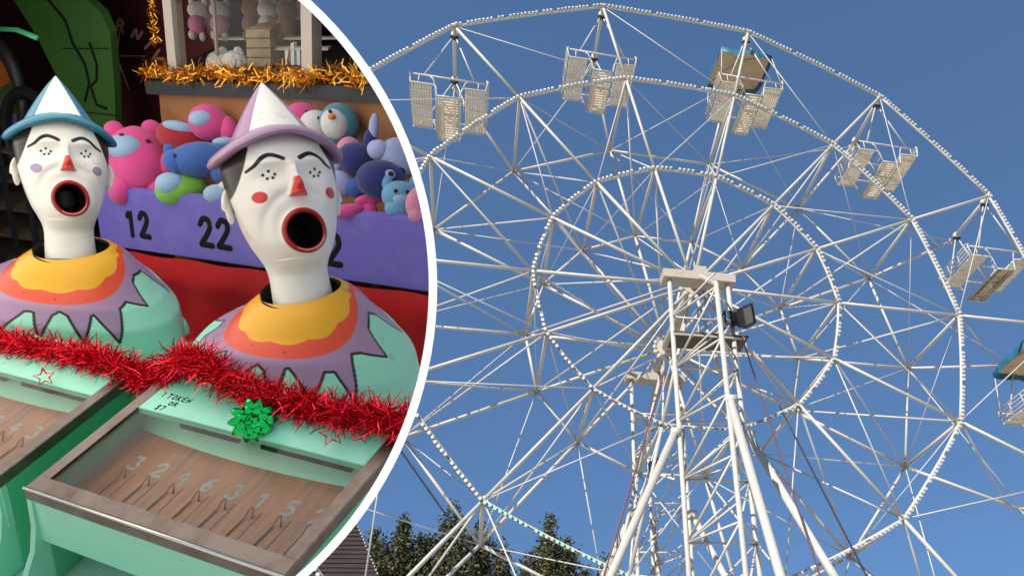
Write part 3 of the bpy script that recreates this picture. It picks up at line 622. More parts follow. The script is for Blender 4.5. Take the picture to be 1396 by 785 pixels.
toy('dark navy plush with a white tipped tail pointing straight up', -0.150, 0.81, 0.020, [('body', 'navy', [(0, 0, 0, .034, .030, .025), (.018, .03, 0, .012, .030, .012)]), ('tail_tip', 'lav', [(.022, .062, -.004, .0075, .026, .008)])], -4)
toy('lavender plush with long upright ears in the middle of the right pile', -0.165, 0.775, -0.010, [('body', 'lav', [(0, -.004, 0, .024, .024, .02)]), ('ear', 'lav', [(.008, .034, -.002, .010, .028, .009)]), ('ear', 'lav', [(-.016, .026, 0, .008, .02, .008)])], -20)
toy('round navy whale plush with one ringed eye near the stall rim', -0.075, 0.79, -0.006, [('body', 'navy', [(0, 0, 0, .040, .033, .03), (.034, .020, 0.005, .014, .02, .012)]), ('eye', 'lav', [(.012, .003, -.028, .008, .008, .005)]), ('pupil', 'black', [(.013, .003, -.032, .0045, .0045, .003)])], 8)
toy('pale lavender floppy eared plush behind the navy whale', -0.075, 0.845, 0.012, [('body', 'lav', [(0, 0, 0, .032, .034, .025), (-.032, .012, 0, .02, .018, .02)]), ('ear', 'lav', [(.030, -.012, -.02, .013, .034, .012)])], 6)
toy('light blue round plush with small ears at the far right of the shelf', -0.020, 0.785, -0.034, [('body', 'sky', [(0, 0, 0, .030, .026, .025), (0, -.024, -.005, .026, .018, .02)]), ('ear', 'sky', [(-.022, .022, 0, .009, .014, .007)]), ('ear', 'sky', [(.022, .022, 0, .009, .014, .007)]), ('eye', 'black', [E1(-.010, .004, -.024, .0035)]), ('eye', 'black', [E1(.008, .004, -.024, .0035)]), ('muzzle', 'pale', [(0, -.010, -.022, .014, .009, .008)])])
toy('pink fin shaped plush tail lying over the shelf edge', -0.096, 0.756, -0.046, [('body', 'pink', [(-.024, -.004, 0, .030, .012, .014)]), ('fin', 'pink', [(.018, .010, 0, .024, .010, .010)]), ('fin', 'pink', [(.014, -.008, 0, .012, .018, .010)])], 14)
toy('pale pink plush cut off by the stall rim at the shelf end', 0.043, 0.765, -0.036, [('body', 'palepink', [(0, 0, 0, .022, .030, .02)]), ('foot', 'palepink', [(-.004, -.022, -.01, .016, .012, .014)])])
toy('small deep blue plush under the lavender ears', -0.132, 0.79, -0.028, [('body', 'blue', [(0, 0, 0, .022, .018, .02)])])
toy('dark teal plush half hidden right behind the hat brim', -0.235, 0.84, -0.005, [('body', 'teal', [(0, 0, 0, .026, .030, .02)])])
toy('bottom layer white plush behind the pink fin', -0.06, 0.83, -0.05, [('body', 'white', [(0, 0, 0, .04, .024, .02)])])
toy('red and green tinsel ball toy behind the left clown', -0.935, 0.82, -0.085, [('body', 'red', [(0, 0, 0, .024, .026, .02)]), ('leaf', 'lime', [(.006, .022, -.01, .008, .010, .006)])])
# toys and oddments in the glass case
for i, (a_, c_, col, lab) in enumerate(((-0.885, 0.218, 'palepink', 'white and pink plush hanging leftmost in the glass case'), (-0.808, 0.217, 'palepink', 'white and pink plush hanging second in the glass case'), (-0.702, 0.215, 'orange', 'brown plush hanging in the middle of the glass case'), (-0.650, 0.214, 'white', 'cream plush hanging between the two brown ones in the case'), (-0.590, 0.213, 'orange', 'brown plush hanging rightmost in the glass case'))):
    cc = 'white' if col != 'orange' else 'tanp'
    PL.setdefault('tanp', plushm('tan plush', (0.26, 0.15, 0.09)))
    toy(lab, a_ + 0.02, 1.05, c_, [('body', col if col != 'orange' else 'tanp', [(0, -.016, 0, .017, .022, .015)]), ('head', cc, [(0, .016, 0, .019, .018, .015)]), ('ear', cc, [(-.012, .034, 0, .006, .010, .005)]), ('ear', cc, [(.012, .034, 0, .006, .010, .005)]), ('leg', cc, [(-.010, -.040, 0, .008, .010, .01)]), ('leg', cc, [(.010, -.040, 0, .008, .010, .01)])])['group'] = 'soft toys hanging in the glass case'
cr_ = thing('crate', 'small brown slatted crate standing in the glass case', 'crate', BW((-0.6, 1.0, 0.13)))
for i in range(4):
    o = bb('slat', M['slat_worn'], cr_); o.box((-0.635, 0.985, 0.130 + i * 0.021), (-0.56, 0.995, 0.148 + i * 0.021)); done(o)
o = bb('box', M['slat_worn'], cr_); o.box((-0.632, 0.996, 0.129), (-0.563, 1.05, 0.212)); done(o)
PL['snow'] = mat('white tissue', (0.85, 0.85, 0.87), 0.8)
for a_, lab in ((-0.742, 'left crumpled white tissue mound in the glass case'), (-0.690, 'right crumpled white tissue mound beside the crate')):
    o_, f = toyframe(a_, 1.0, 0.128)
    o = bb('tissue_paper', PL['snow'], None, False, f); o.ball((0, 0, 0), (0.030, 0.02, 0.032), 10, 7); o.ball((0.006, 0, 0.01), (0.016, 0.012, 0.034), 7, 6); o = solo(o, lab, 'tissue paper'); 
o = bb('cup_row', PL['snow']); 
for i in range(3): o.box((-0.530 + i * 0.018, 1.0, 0.128), (-0.520 + i * 0.018, 1.01, 0.165 + 0.01 * (i % 2)))
solo(o, 'row of three thin white cups right of the crate', 'cups')
e = mat('lit fairy bulb', (0.9, 0.85, 0.95), 0.4); e.node_tree.nodes['Principled BSDF'].inputs['Emission Color'].default_value = (0.9, 0.8, 1, 1); e.node_tree.nodes['Principled BSDF'].inputs['Emission Strength'].default_value = 2.2
fa = thing('fairy_lights', 'string of lit white fairy lights right of the cream post', 'fairy lights', BW((-0.5, 1.15, 0.115)))
for i in range(16):
    o = bb('lamp', e, fa, True); c_ = BW((-0.60 + i * 0.016, 1.15, 0.122 - i * 0.0012 + 0.004 * math.sin(i * 2.2))); o.map = None; o.ball(c_, 0.0035, 8, 6); done(o)
o = bb('wire', M['ink'], fa, False, None); o.path([BW((-0.60 + i * 0.016, 1.152, 0.122 - i * 0.0012 + 0.004 * math.sin(i * 2.2))) for i in range(16)], 0.001, n=4); done(o)

# ---- painted panel, poster and wheel at the back left
gp_ = thing('painted_panel', 'dark green painted panel with curving black lines, upper left of the stall', 'panel', BW((-1.3, 1.0, 0)))
poly = [(-1.53, .42), (-1.21, .42), (-1.205, .282), (-1.155, .25), (-1.13, .203), (-1.139, .066), (-1.159, -.07), (-1.159, -.3), (-1.33, -.3), (-1.31, -.076), (-1.357, .062), (-1.433, .195), (-1.508, .289)]
o = bb('board', M['grass_green'], gp_); o.poly([(a_, 1.0, c_) for a_, c_ in poly], (0, 0.02, 0)); done(o)
for ln in ([(-1.361, .289), (-1.299, .234), (-1.283, .18), (-1.244, .125), (-1.237, .078), (-1.266, .029)], [(-1.214, .18), (-1.196, .125), (-1.205, .085), (-1.233, .069), (-1.219, .021), (-1.178, .012)], [(-1.33, .165), (-1.14, .165)], [(-1.27, -.0), (-1.14, -.005)]):
    o = bb('painted_line', M['ink'], gp_); o.path([(a_, 0.998, c_) for a_, c_ in ln], 0.0035 if len(ln) > 2 else 0.0012, n=6); done(o)
po = thing('poster', 'faded maroon carnival poster with curved pale lettering on the back wall', 'poster', BW((-1.4, 1.2, 0)))
o = bb('sheet', M['maroon'], po); o.box((-1.75, 1.205, -0.35), (-0.98, 1.210, 0.45)); done(o)
for ch, an in zip('CARNIVAL', (109, 89, 71, 53, 38, 24, 9, -8)):
    t_ = math.radians(an); rx, rz = 0.155, 0.155; cx0, cz0 = -1.445 + rx * math.cos(t_) * 1.55, 0.005 + rz * math.sin(t_)
    th_ = t_ - PI / 2; w_, h_ = 0.026, 0.032
    def ff(p, cx0=cx0, cz0=cz0, th_=th_): return (cx0 + (p[0] * math.cos(th_) - p[1] * math.sin(th_)) * 1.3, 1.2045 - p[2], cz0 + p[0] * math.sin(th_) + p[1] * math.cos(th_))
    o = bb('letter', M['faded'], po); strokes(o, ff, ch, -w_ / 2, -h_ / 2, w_, h_, 0.0042, 0.0008); done(o)
o = bb('star_motif', M['faded'], po)
for r_ in range(5):
    t_ = r_ * 2 * PI / 5; o.path([(-1.40 + 0.02 * math.cos(t_), 1.204, 0.07 + 0.015 * math.sin(t_)), (-1.40 + 0.13 * math.cos(t_), 1.204, 0.07 + 0.1 * math.sin(t_))], 0.003, 0.001, 5)
done(o)
pw = thing('colour_spinner', 'black rimmed spinning wheel with blue, orange and green wedges at the far left', 'prize wheel', BW((-1.578, 0.95, 0.058)))
def wp(r_, t_, y): return (-1.60 + r_ * 0.80 * math.cos(t_) * 1.1, 0.95 + y, 0.058 + r_ * math.sin(t_))
cols = [mat('wheel ' + n_, c_, 0.4) for n_, c_ in (('blue', (0.09, 0.16, 0.42)), ('orange', (0.42, 0.10, 0.02)), ('dark green', (0.05, 0.10, 0.03)), ('violet', (0.16, 0.12, 0.30)))]
for i in range(8):
    o = bb('wedge', cols[(i * 3 + 1) % 4], pw); t0, t1 = 2 * PI * i / 8 + .35, 2 * PI * (i + 1) / 8 + .35
    o.poly([wp(0, 0, 0)] + [wp(0.155, t0 + (t1 - t0) * j / 6, 0) for j in range(7)], (0, 0.01, 0)); done(o)
o = bb('rim', M['rubber'], pw, True); o.path([wp(0.168, 2 * PI * i / 48, -0.005) for i in range(49)], 0.017, n=10); done(o)
o = bb('hub_cap', M['rubber'], pw, True); o.ball(wp(0, 0, -0.01), (0.03, 0.02, 0.03), 16, 10); done(o)
o = bb('ring_toss_hoop', M['rubber'], None, True); o.path([(-1.42 + 0.115 * math.cos(t_), 0.93, -0.045 + 0.125 * math.sin(t_)) for t_ in [2 * PI * i / 40 for i in range(41)]], 0.014, n=8); solo(o, 'thick black hoop leaning below the coloured wheel, behind the left clown', 'hoop')
o = bb('pipe', M['mint_dark'], None, True); o.path([(-1.50, 0.9, 0.250), (-1.35, 0.9, 0.246), (-1.27, 0.9, 0.225)], 0.006, n=8); solo(o, 'thin dark green pipe above the coloured wheel', 'pipe')
rk = thing('storage_rack', 'dark storage rack with grey shelves at the left edge, behind the clown in blue', 'rack', BW((-1.5, 0.9, -0.25)))
for i in range(5):
    o = bb('shelf', M['board'], rk); o.box((-1.75, 0.90, -0.42 + i * 0.085), (-1.42, 1.05, -0.412 + i * 0.085)); done(o)
for a_ in (-1.62, -1.53, -1.43): o = bb('upright', M['dark'], rk); o.box((a_, 0.89, -0.6), (a_ + 0.014, 0.899, 0.0)); done(o)
o = bb('handle', M['mint'], None, True); o.path([(-0.425 + 0.045 * math.cos(t_), 0.55, -0.23 + 0.038 * math.sin(t_)) for t_ in [PI * i / 14 for i in range(15)]], 0.009, n=8); solo(o, 'mint green loop handle showing between the two clowns', 'handle')

# ---------------------------------------------------------------- clowns
def sm(x, a, b_): t = np.clip((x - a) / (b_ - a), 0, 1); return t * t * (3 - 2 * t)
def blendc(c, m, col): return c * (1 - m[:, None]) + np.array(col)[None, :] * m[:, None]
WHT = (0.84, 0.81, 0.745); INK = (0.012, 0.012, 0.014)
def remap(z): return np.interp(z, [-.2, .17, .30, .44, .56, .655, .79, 1.2], [-.2, .170, .290, .425, .525, .608, .715, 1.1])
def seg_d(x, z, pts):
    d = np.full_like(x, 9.0)
    for (x0, z0), (x1, z1) in zip(pts[:-1], pts[1:]):
        vx, vz = x1 - x0, z1 - z0; t = np.clip(((x - x0) * vx + (z - z0) * vz) / (vx * vx + vz * vz + 1e-12), 0, 1); d = np.minimum(d, np.hypot(x - x0 - t * vx, z - z0 - t * vz))
    return d
def raw(name, co, faces, m, parent, paint):
    me = bpy.data.meshes.new(name); off = parent_world(parent); co = co - np.array(off)
    me.from_pydata(co.tolist(), [], faces); me.materials.append(m); me.polygons.foreach_set('use_smooth', [True] * len(me.polygons))
    at = me.color_attributes.new('paint', 'FLOAT_COLOR', 'POINT'); at.data.foreach_set('color', np.concatenate([paint, np.ones((len(paint), 1))], 1).ravel().astype(np.float32))
    me.update(); o = bpy.data.objects.new(name, me); C.objects.link(o); o.parent = parent; clip.append(o); return o
def gridf(nv, nu): return [(j * nu + i, j * nu + (i + 1) % nu, (j + 1) * nu + (i + 1) % nu, (j + 1) * nu + i) for j in range(nv - 1) for i in range(nu)]
def clown(label, Mh, loc, Hh, sx, Mt, tloc, tsc, hatc, brimc, cheekc, hat_split, seed):
    t = thing('clown_figure', label, 'clown figure', tloc, 'laughing clown figures')
    A = np.array(Mh); L = np.array(loc)
    # ----- head
    nu, nv = 340, 330
    th = np.linspace(-PI, PI, nu, endpoint=False); th = th + 0.35 * np.sin(th) * -1          # denser at the front
    zz = np.linspace(-0.06, 0.79, nv); TH, Z = np.meshgrid(th, zz); TH = TH.ravel(); Z = Z.ravel()
    zk = [-.06, .05, .10, .14, .18, .24, .32, .42, .52, .62, .72, .80, .84]
    wx = np.interp(Z, zk, [.142, .135, .134, .142, .160, .188, .212, .234, .248, .255, .228, .17, .13])
    yf = np.interp(Z, zk, [.142, .138, .140, .195, .250, .274, .272, .268, .266, .262, .240, .18, .14])
    yb = np.interp(Z, zk, [.142, .142, .145, .150, .165, .190, .215, .240, .255, .255, .235, .18, .14])
    ker = np.ones(17) / 17
    def smz(v): v = v.reshape(nv, nu); v = np.apply_along_axis(lambda c: np.convolve(np.pad(c, 8, 'edge'), ker, 'valid'), 0, v); return v.ravel()
    wx, yf, yb = smz(wx), smz(yf), smz(yb)
    front = np.cos(TH) > 0
    X = wx * np.sign(np.sin(TH)) * np.abs(np.sin(TH)) ** 0.92; Y = -np.where(front, yf * np.abs(np.cos(TH)) ** 0.9, -yb * np.abs(np.cos(TH)))
    F = np.clip(np.cos(TH), 0, 1) ** 0.5
    g_ = lambda x0, z0, rx, rz: np.exp(-((X - x0) / rx) ** 2 - ((Z - z0) / rz) ** 2)
    disp = np.zeros_like(X)
    disp += 0.022 * g_(-.15, .43, .06, .07) + 0.022 * g_(.15, .43, .06, .07)                 # cheek bones
    disp -= 0.026 * g_(-.10, .555, .055, .035) + 0.026 * g_(.10, .555, .055, .035)            # eye sockets
    disp += 0.018 * g_(-.10, .625, .08, .022) + 0.018 * g_(.10, .625, .08, .022)              # brow ridge
    disp += 0.012 * g_(-.10, .56, .026, .018) + 0.012 * g_(.10, .56, .026, .018)              # lids
    disp += 0.030 * np.exp(-(X / .022) ** 2) * sm(Z, .47, .53) * (1 - sm(Z, .56, .66))          # nose bridge
    wn = 0.012 + 0.030 * np.clip((.535 - Z) / .09, 0, 1); disp += 0.072 * np.exp(-(X / wn) ** 4) * sm(Z, .440, .458) * (1 - sm(Z, .49, .56) * 0.75) * (Z < .60)
    disp += 0.016 * g_(0, .15, .07, .03)                                                      # chin
    disp -= 0.012 * np.exp(-((np.hypot(X / .16, (Z - .30) / .17) - 1) / .12) ** 2) * (Z > .16)   # folds round the mouth
    e_ = np.hypot(X / .100, (Z - .283) / .104)
    disp += 0.026 * np.exp(-((e_ - .90) / .13) ** 2)
    hole = 1 - sm(e_, .70, .77)
    Y = Y - disp * F * front
    Y = np.where(front & (hole > 0), Y + hole * 0.30 * np.clip(1.2 - e_ * 0.4, 0, 1), Y); X = X * (1 + 0.0 * hole)
    c = np.tile(np.array(WHT), (len(X), 1))
    fr = front.astype(float)
    a_ = 0.0035
    ring = (1 - sm(e_, 1.0, 1.035)) * fr; c = blendc(c, ring, (0.36, 0.008, 0.008)); 
    c = blendc(c, (1 - sm(e_, .79, .81)) * fr, (0.008, 0.006, 0.006))
    lo = (1 - sm(np.abs(e_ - .87), .015, .04)) * sm(-(Z - .285), .02, .05) * fr * (X > -0.05); c = blendc(c, lo * 0.8, (0.62, 0.35, 0.30))  # pale highlight painted into the lower lip's colour
    nose = (1 - sm(np.abs(X) - (0.010 + 0.026 * np.clip((.538 - Z) / .09, 0, 1)), 0, .006)) * sm(Z, .436, .446) * (1 - sm(Z, .535, .545)) * fr; c = blendc(c, nose, (0.62, 0.03, 0.015))
    for s_ in (-1, 1):
        d = np.hypot((X - s_ * .158) / 1.0, Z - .452); c = blendc(c, (1 - sm(d, .027, .031)) * fr, cheekc)
        arch = [(s_ * (.038 + .15 * q), .636 + .024 * math.sin(PI * min(1, q / .8)) - .050 * max(0, (q - .3) / .7) ** 1.6) for q in np.linspace(0, 1, 15)]
        d = seg_d(X, Z, arch); wdt = 0.0095 * (1 - 0.55 * np.clip((np.abs(X) - .1) / .09, 0, 1)); c = blendc(c, (1 - sm(d, wdt, wdt + a_)) * fr, INK)
        for dx, dz in ((0, .019), (-.024, .003), (.024, .003), (-.009, -.017), (.014, -.014)):
            d = np.hypot((X - s_ * .103 - dx), (Z - .560 - dz) * 0.85); c = blendc(c, (1 - sm(d, .0052, .0082)) * fr, INK)
        # hair at the temples
        hx = X * s_; edge = 0.158 + 0.088 * np.clip((.70 - Z) / .25, 0, 1)
        hr = sm(hx, edge, edge + .006) * sm(Z, .46, .468)
        c = blendc(c, hr, (0.028, 0.020, 0.016))
    c = blendc(c, (1 - fr) * sm(Z, .40, .41), (0.028, 0.020, 0.016))
    Z = remap(Z)
    P = (np.stack([X * sx, Y * sx, Z], 1) * Hh) @ A.T + L
    raw('head', P, gridf(nv, nu), M['paint'], t, c)
    # ears
    hf = lambda p: Vector(A @ (np.array([p[0] * sx, p[1] * sx, p[2]]) * Hh) + L)
    for s_ in (-1, 1):
        co = []; nu2, nv2 = 28, 20
        for j in range(nv2):
            for i in range(nu2):
                ph = PI * j / (nv2 - 1); tt = 2 * PI * i / nu2; x = math.sin(ph) * math.cos(tt); y = math.sin(ph) * math.sin(tt); z = math.cos(ph)
                dent = 0.35 * math.exp(-((x - 0.1) ** 2 + (z - 0.1) ** 2) / 0.18) if y < 0 else 0
                co.append(list(hf((s_ * (.243 + .032 * x * (1.2 if z > 0 else 0.8)), 0.03 + .028 * (y + dent) - 0.02 * x, .425 + .078 * z - 0.018 * x))))
        raw('ear', np.array(co), gridf(nv2, nu2), M['paint'], t, np.tile(np.array(WHT), (len(co), 1)))
    # hat: cone and rolled brim
    nu3 = 160; prof = [(0.004, .962), (.012, .954), (.07, .892), (.14, .815), (.185, .765), (.232, .712)]
    prof = [(np.interp(q, range(6), [p[0] for p in prof]), np.interp(q, range(6), [p[1] for p in prof])) for q in np.linspace(0, 5, 60)]
    co = []; cc = []
    for r_, z_ in prof:
        for i in range(nu3):
            tt = 2 * PI * i / nu3 - PI
            co.append(list(hf((r_ * math.sin(tt), -r_ * math.cos(tt) * 1.0, z_ - 0.085 * (r_ / .232) ** 2 * math.sin(tt) ** 2 - (0.05 * (r_ / .232) ** 2 * math.cos(tt) ** 2 if math.cos(tt) < 0 else 0)))))
            dg = math.degrees(tt); f_ = min(max((dg - hat_split[0]) / 1.2, 0), 1) * min(max((hat_split[1] - dg) / 1.2, 0), 1)
            # second white panel round the back
            cc.append([hatc[k] * (1 - f_) + WHT[k] * f_ for k in range(3)])
    h = raw('hat_cone', np.array(co), gridf(60, nu3), M['paint'], t, np.array(cc))
    co = []; nr = 22
    for j in range(nr):
        q = 2 * PI * j / (nr - 1)
        for i in range(nu3):
            tt = 2 * PI * i / nu3 - PI; cs = math.cos(tt)
            rc = 0.247 + 0.0 * cs; rr = rc + 0.058 * math.cos(q) ; zc = 0.712 - 0.085 * math.sin(tt) ** 2 - (0.05 if cs < 0 else 0) * cs * cs
            sa = abs(math.sin(tt)); zq = zc + 0.008 + (0.017 + 0.014 * sa) * math.sin(q) - (0.012 + 0.020 * sa) * math.cos(q)
            co.append(list(hf((rr * math.sin(tt), -rr * cs, zq))))
    raw('hat_brim', np.array(co), gridf(nr, nu3), M['paint'], t, np.tile(np.array(brimc), (len(co), 1)))
    # ----- bust
    B = np.array(Mt); TL = np.array(tloc)
    nu, nv = 560, 340
    prof = np.array([(.0525, -.006), (.054, .000), (.0565, .0000), (.074, -.013), (.100, -.036), (.137, -.056), (.160, -.085), (.168, -.125), (.170, -.17), (.166, -.23), (.16, -.30)])
    sl_ = np.r_[0, np.cumsum(np.hypot(*np.diff(prof, axis=0).T))]; ss = np.linspace(0, sl_[-1], nv); pr = np.interp(ss, sl_, prof[:, 0]); pz = np.interp(ss, sl_, prof[:, 1])
    k9 = np.ones(11) / 11; pr[8:-8] = np.convolve(pr, k9, 'same')[8:-8]; pz[8:-8] = np.convolve(pz, k9, 'same')[8:-8]
    th = np.linspace(-PI, PI, nu, endpoint=False); TH, SS = np.meshgrid(th, ss); TH = TH.ravel(); SS = SS.ravel(); R_ = np.repeat(pr, nu); Zt = np.repeat(pz, nu)
    ry = 0.96 - 0.12 * sm(R_, .056, .15)
    X = R_ * np.sin(TH); Y = -R_ * np.cos(TH) * ry; Zt = Zt - 0.018 * sm(R_, .07, .14) * np.abs(np.sin(TH)) ** 2 + 0.20 * X * (1 - sm(R_, .06, .15))
    s0 = SS - 0.010; dg = np.degrees(TH); cs = np.cos(TH)
    c5 = np.clip(np.cos(TH - math.radians(5)), 0, 1)
    yel = 0.008 + 0.050 * c5 ** 1.15 + 0.0055 * np.abs(np.sin(np.radians(dg) * 6.5 + 0.4)) * (c5 > 0.05)
    ora = 0.026 + 0.064 * np.clip(np.cos(TH), -0.1, 1)
    tab = [(-180, .07), (-165, .075), (-150, .115), (-141, .062), (-131, .052), (-120, .058), (-112, .095), (-104, .112), (-94, .088), (-84, .070), (-73, .072), (-62, .098), (-52, .140), (-42, .112), (-34, .095), (-29, .094), (-18, .152), (-9, .112), (-6, .106), (-3, .112), (3, .158), (9, .108), (12, .104), (15, .110), (22, .152), (28, .108), (31, .105), (34, .110), (42.5, .156), (48, .094), (50, .086), (55, .084), (71.5, .097), (74, .074), (77, .061), (84, .053), (92, .051), (100, .056), (107, .078), (114, .108), (122, .075), (133, .058), (145, .066), (156, .105), (168, .075), (180, .07)]
    td, ts = np.array([t_[0] + 1.5 * math.sin(seed * 9 + i) for i, t_ in enumerate(tab)]), np.array([t_[1] + .003 * math.sin(seed * 5 + i * 2.1) for i, t_ in enumerate(tab)])
    td[0], td[-1] = -180, 180; ts[-1] = ts[0]
    MINT = (0.34, 0.78, 0.58); LIL = (0.40, 0.245, 0.40)
    c = np.tile(np.array(MINT), (len(X), 1))
    c = blendc(c, 1 - sm(s0, np.interp(dg, td, ts) - .0006, np.interp(dg, td, ts) + .0006), LIL)
    KD = 0.0023
    c = blendc(c, 1 - sm(seg_d(dg * KD, s0, list(zip(td * KD, ts))), .0014, .0025), INK)
    c = blendc(c, 1 - sm(s0, ora, ora + .0015), (0.78, 0.085, 0.035))
    c = blendc(c, 1 - sm(s0, yel, yel + .0015), (0.84, 0.42, 0.02))
    c = blendc(c, 1 - sm(SS, .004, .006), (0.02, 0.018, 0.015))
    for bx_, bz_ in ((-16, .070), (8, .078)):
        c = blendc(c, 1 - sm(np.hypot((dg - bx_) * .0020, s0 - bz_), .0012, .0024), (0.2, 0.04, 0.02))
    P = (np.stack([X, Y, Zt], 1) * tsc) @ B.T + TL
    raw('bust', P, gridf(nv, nu), M['paint'], t, c)
    tf = lambda p: Vector(B @ (np.array(p) * tsc) + TL)
    o = bb('neck_socket', M['shadow_in'], t, True, tf); nu4 = 48
    o.grid([[(r_ * math.sin(2 * PI * i / nu4), -r_ * 1.09 * math.cos(2 * PI * i / nu4), z_) for i in range(nu4)] for r_, z_ in ((.0535, -.004), (.052, -.05), (.02, -.055), (.001, -.055))], True); done(o)
    return t
clown('clown figure wearing a blue brimmed hat, lilac dots on its cheeks', [[0.8671, -0.4916, -0.0805], [0.3433, 0.7068, -0.6185], [0.361, 0.5087, 0.7816]], (-4.3114, -10.6451, 2.4965), 0.291, 0.86,
      [[0.9941, 0.0009, 0.1087], [0.0936, 0.5029, -0.8593], [-0.0554, 0.8643, 0.4998]], (-4.309, -10.6457, 2.4963), 0.98, (0.035, 0.20, 0.32), (0.03, 0.19, 0.30), (0.36, 0.30, 0.42), (-45, 32), 0.3)
clown('clown figure wearing a lilac brimmed hat, red dots on its cheeks', [[0.8712, -0.4402, -0.2172], [0.2416, 0.7698, -0.5907], [0.4273, 0.4622, 0.7771]], (-3.8801, -10.8664, 2.294), 0.309, 0.93,
      [[0.985, 0.1716, -0.0179], [-0.1022, 0.4967, -0.8619], [-0.139, 0.8508, 0.5068]], (-3.8815, -10.8689, 2.2986), 1.0, (0.36, 0.20, 0.34), (0.36, 0.21, 0.34), (0.62, 0.04, 0.04), (-42, 33), 0.8)

# ---------------------------------------------------------------- game trays
def tray(a0, digits, label, sign):
    t = thing('game_tray', label, 'game tray', BW((a0 + 0.22, 0.11, -0.165)), 'glass topped game trays')
    F = lambda p: BW((p[0] + a0, p[1], p[2]))
    def part(name, m, *boxes, smooth=False):
        o = bb(name, M[m], t, smooth, F)
        for b_ in boxes: o.box(*b_)
        return done(o)
    W_, D = 0.440, 0.232; rw = 0.019
    part('side_trim', 'trim', ((0, rw, -0.004), (rw, D, 0.001)), ((-0.0015, 0.0, -0.016), (0.0005, D, 0.0005)))
    part('side_trim', 'trim', ((W_ - rw, rw, -0.004), (W_, D, 0.001)), ((W_ - 0.0005, 0.0, -0.016), (W_ + 0.0015, D, 0.0005)))
    part('front_trim', 'trim', ((0, 0, -0.004), (W_, rw - 0.0005, 0.0012)), ((-0.001, -0.003, -0.016), (W_ + 0.001, -0.0005, 0.0012)))
    o = bb('trim_lip', M['trim_edge'], t, True, F); o.path([(-0.002, -0.0032, 0.0015), (W_ + 0.002, -0.0032, 0.0015)], 0.0018, n=8); done(o)
    part('glass_lid', 'glass', ((rw, rw, -0.0035), (W_ - rw, 0.150, -0.0015)))
    tp = part('top_plate', 'mint', ((rw + 0.0005, 0.1505, -0.008), (W_ - rw - 0.0005, D, 0.0005)))
    part('playfield', 'wood', ((0.006, 0.006, -0.050), (W_ - 0.006, 0.205, -0.044)))
    part('inner_wall', 'wood', ((0.004, 0.005, -0.044), (0.010, 0.205, -0.005)), ((W_ - 0.010, 0.005, -0.044), (W_ - 0.004, 0.205, -0.005)), ((0.010, 0.005, -0.044), (W_ - 0.010, 0.009, -0.005)))
    # curved mint apron behind the numbers with near-black strips above it for the slots' shade
    o = bb('apron', M['mint'], t, True, F); rows = []
    for j in range(7):
        f = j / 6; rows.append([(0.012 + (W_ - 0.024) * i / 40, 0.158 + 0.018 * f - 0.010 * (1 - (2 * i / 40 - 1) ** 2) * (1 - f), -0.044 + 0.030 * f ** 1.6) for i in range(41)])
    o.grid(rows); done(o)
    part('slot_shade', 'shadow_in', ((0.012, 0.178, -0.030), (W_ - 0.012, 0.181, -0.0085)), ((0.10, 0.1512, -0.017), (0.21, 0.1560, -0.0085)), ((0.25, 0.1512, -0.0165), (0.40, 0.1560, -0.0085)))  # solid near-black strips, the openings' shade put into colour
    part('front_panel', 'mint', ((0.001, 0.0, -0.085), (W_ - 0.001, 0.008, -0.0165)))
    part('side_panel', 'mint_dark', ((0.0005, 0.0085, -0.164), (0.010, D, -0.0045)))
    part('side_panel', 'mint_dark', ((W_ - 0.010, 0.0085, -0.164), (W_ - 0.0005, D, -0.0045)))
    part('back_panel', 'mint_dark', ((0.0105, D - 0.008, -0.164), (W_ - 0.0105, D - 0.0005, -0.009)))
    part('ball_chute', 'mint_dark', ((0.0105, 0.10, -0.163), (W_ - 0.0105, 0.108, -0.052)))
    for x_ in (0.0, W_ - 0.012):
        o = bb('bracket', M['mint'], t, False, F)
        prof = [(-0.002, -0.018), (-0.004, -0.060), (-0.012, -0.095), (-0.030, -0.125), (-0.062, -0.148), (-0.085, -0.163), (0.09, -0.163), (0.09, -0.088), (0.0, -0.088), (0.0, -0.018)]
        o.poly([(x_ - 0.003, y_, z_) for y_, z_ in prof], (0.010, 0, 0)); done(o)
    xs = [0.058 + i * 0.0465 for i in range(8)]
    for i, ch in enumerate(digits):
        if ch == ' ': continue
        o = bb('numeral', M['chalk'], t, False, F); strokes(o, lambda p: (p[0], p[1], -0.0438 + max(p[2], -0.0001)), ch, xs[i] - 0.003, 0.096, 0.020, 0.021, 0.0026, 0.0006); done(o)
    for i in range(8):
        x_ = xs[i] + 0.006
        o = bb('lane_wire', M['wire'], t, True, F)
        o.path([(x_ - 0.004, 0.012, -0.0428), (x_ - 0.001, 0.078, -0.0425), (x_ + 0.001, 0.086, -0.036), (x_ + 0.004, 0.088, -0.0345), (x_ + 0.007, 0.085, -0.037), (x_ + 0.009, 0.081, -0.044)], 0.0010, n=6); done(o)
    for i in range(9):
        part('groove', 'shadow_in', ((xs[0] + (i - 0.5) * 0.0465 - 0.002, 0.012, -0.0441), (xs[0] + (i - 0.5) * 0.0465 - 0.001, 0.092, -0.0437)))
    return t
tray(0.0, '32463152', 'glass topped mint game tray lettered 1 TOKEN OR $7, below the lilac hat clown', 1)
tray(-0.5, '63152431', 'glass topped mint game tray cut off by the left border', 0)
tk = next(o for o in C.objects if o.name.startswith('top_plate') and 'TOKEN' in o.parent['label'])
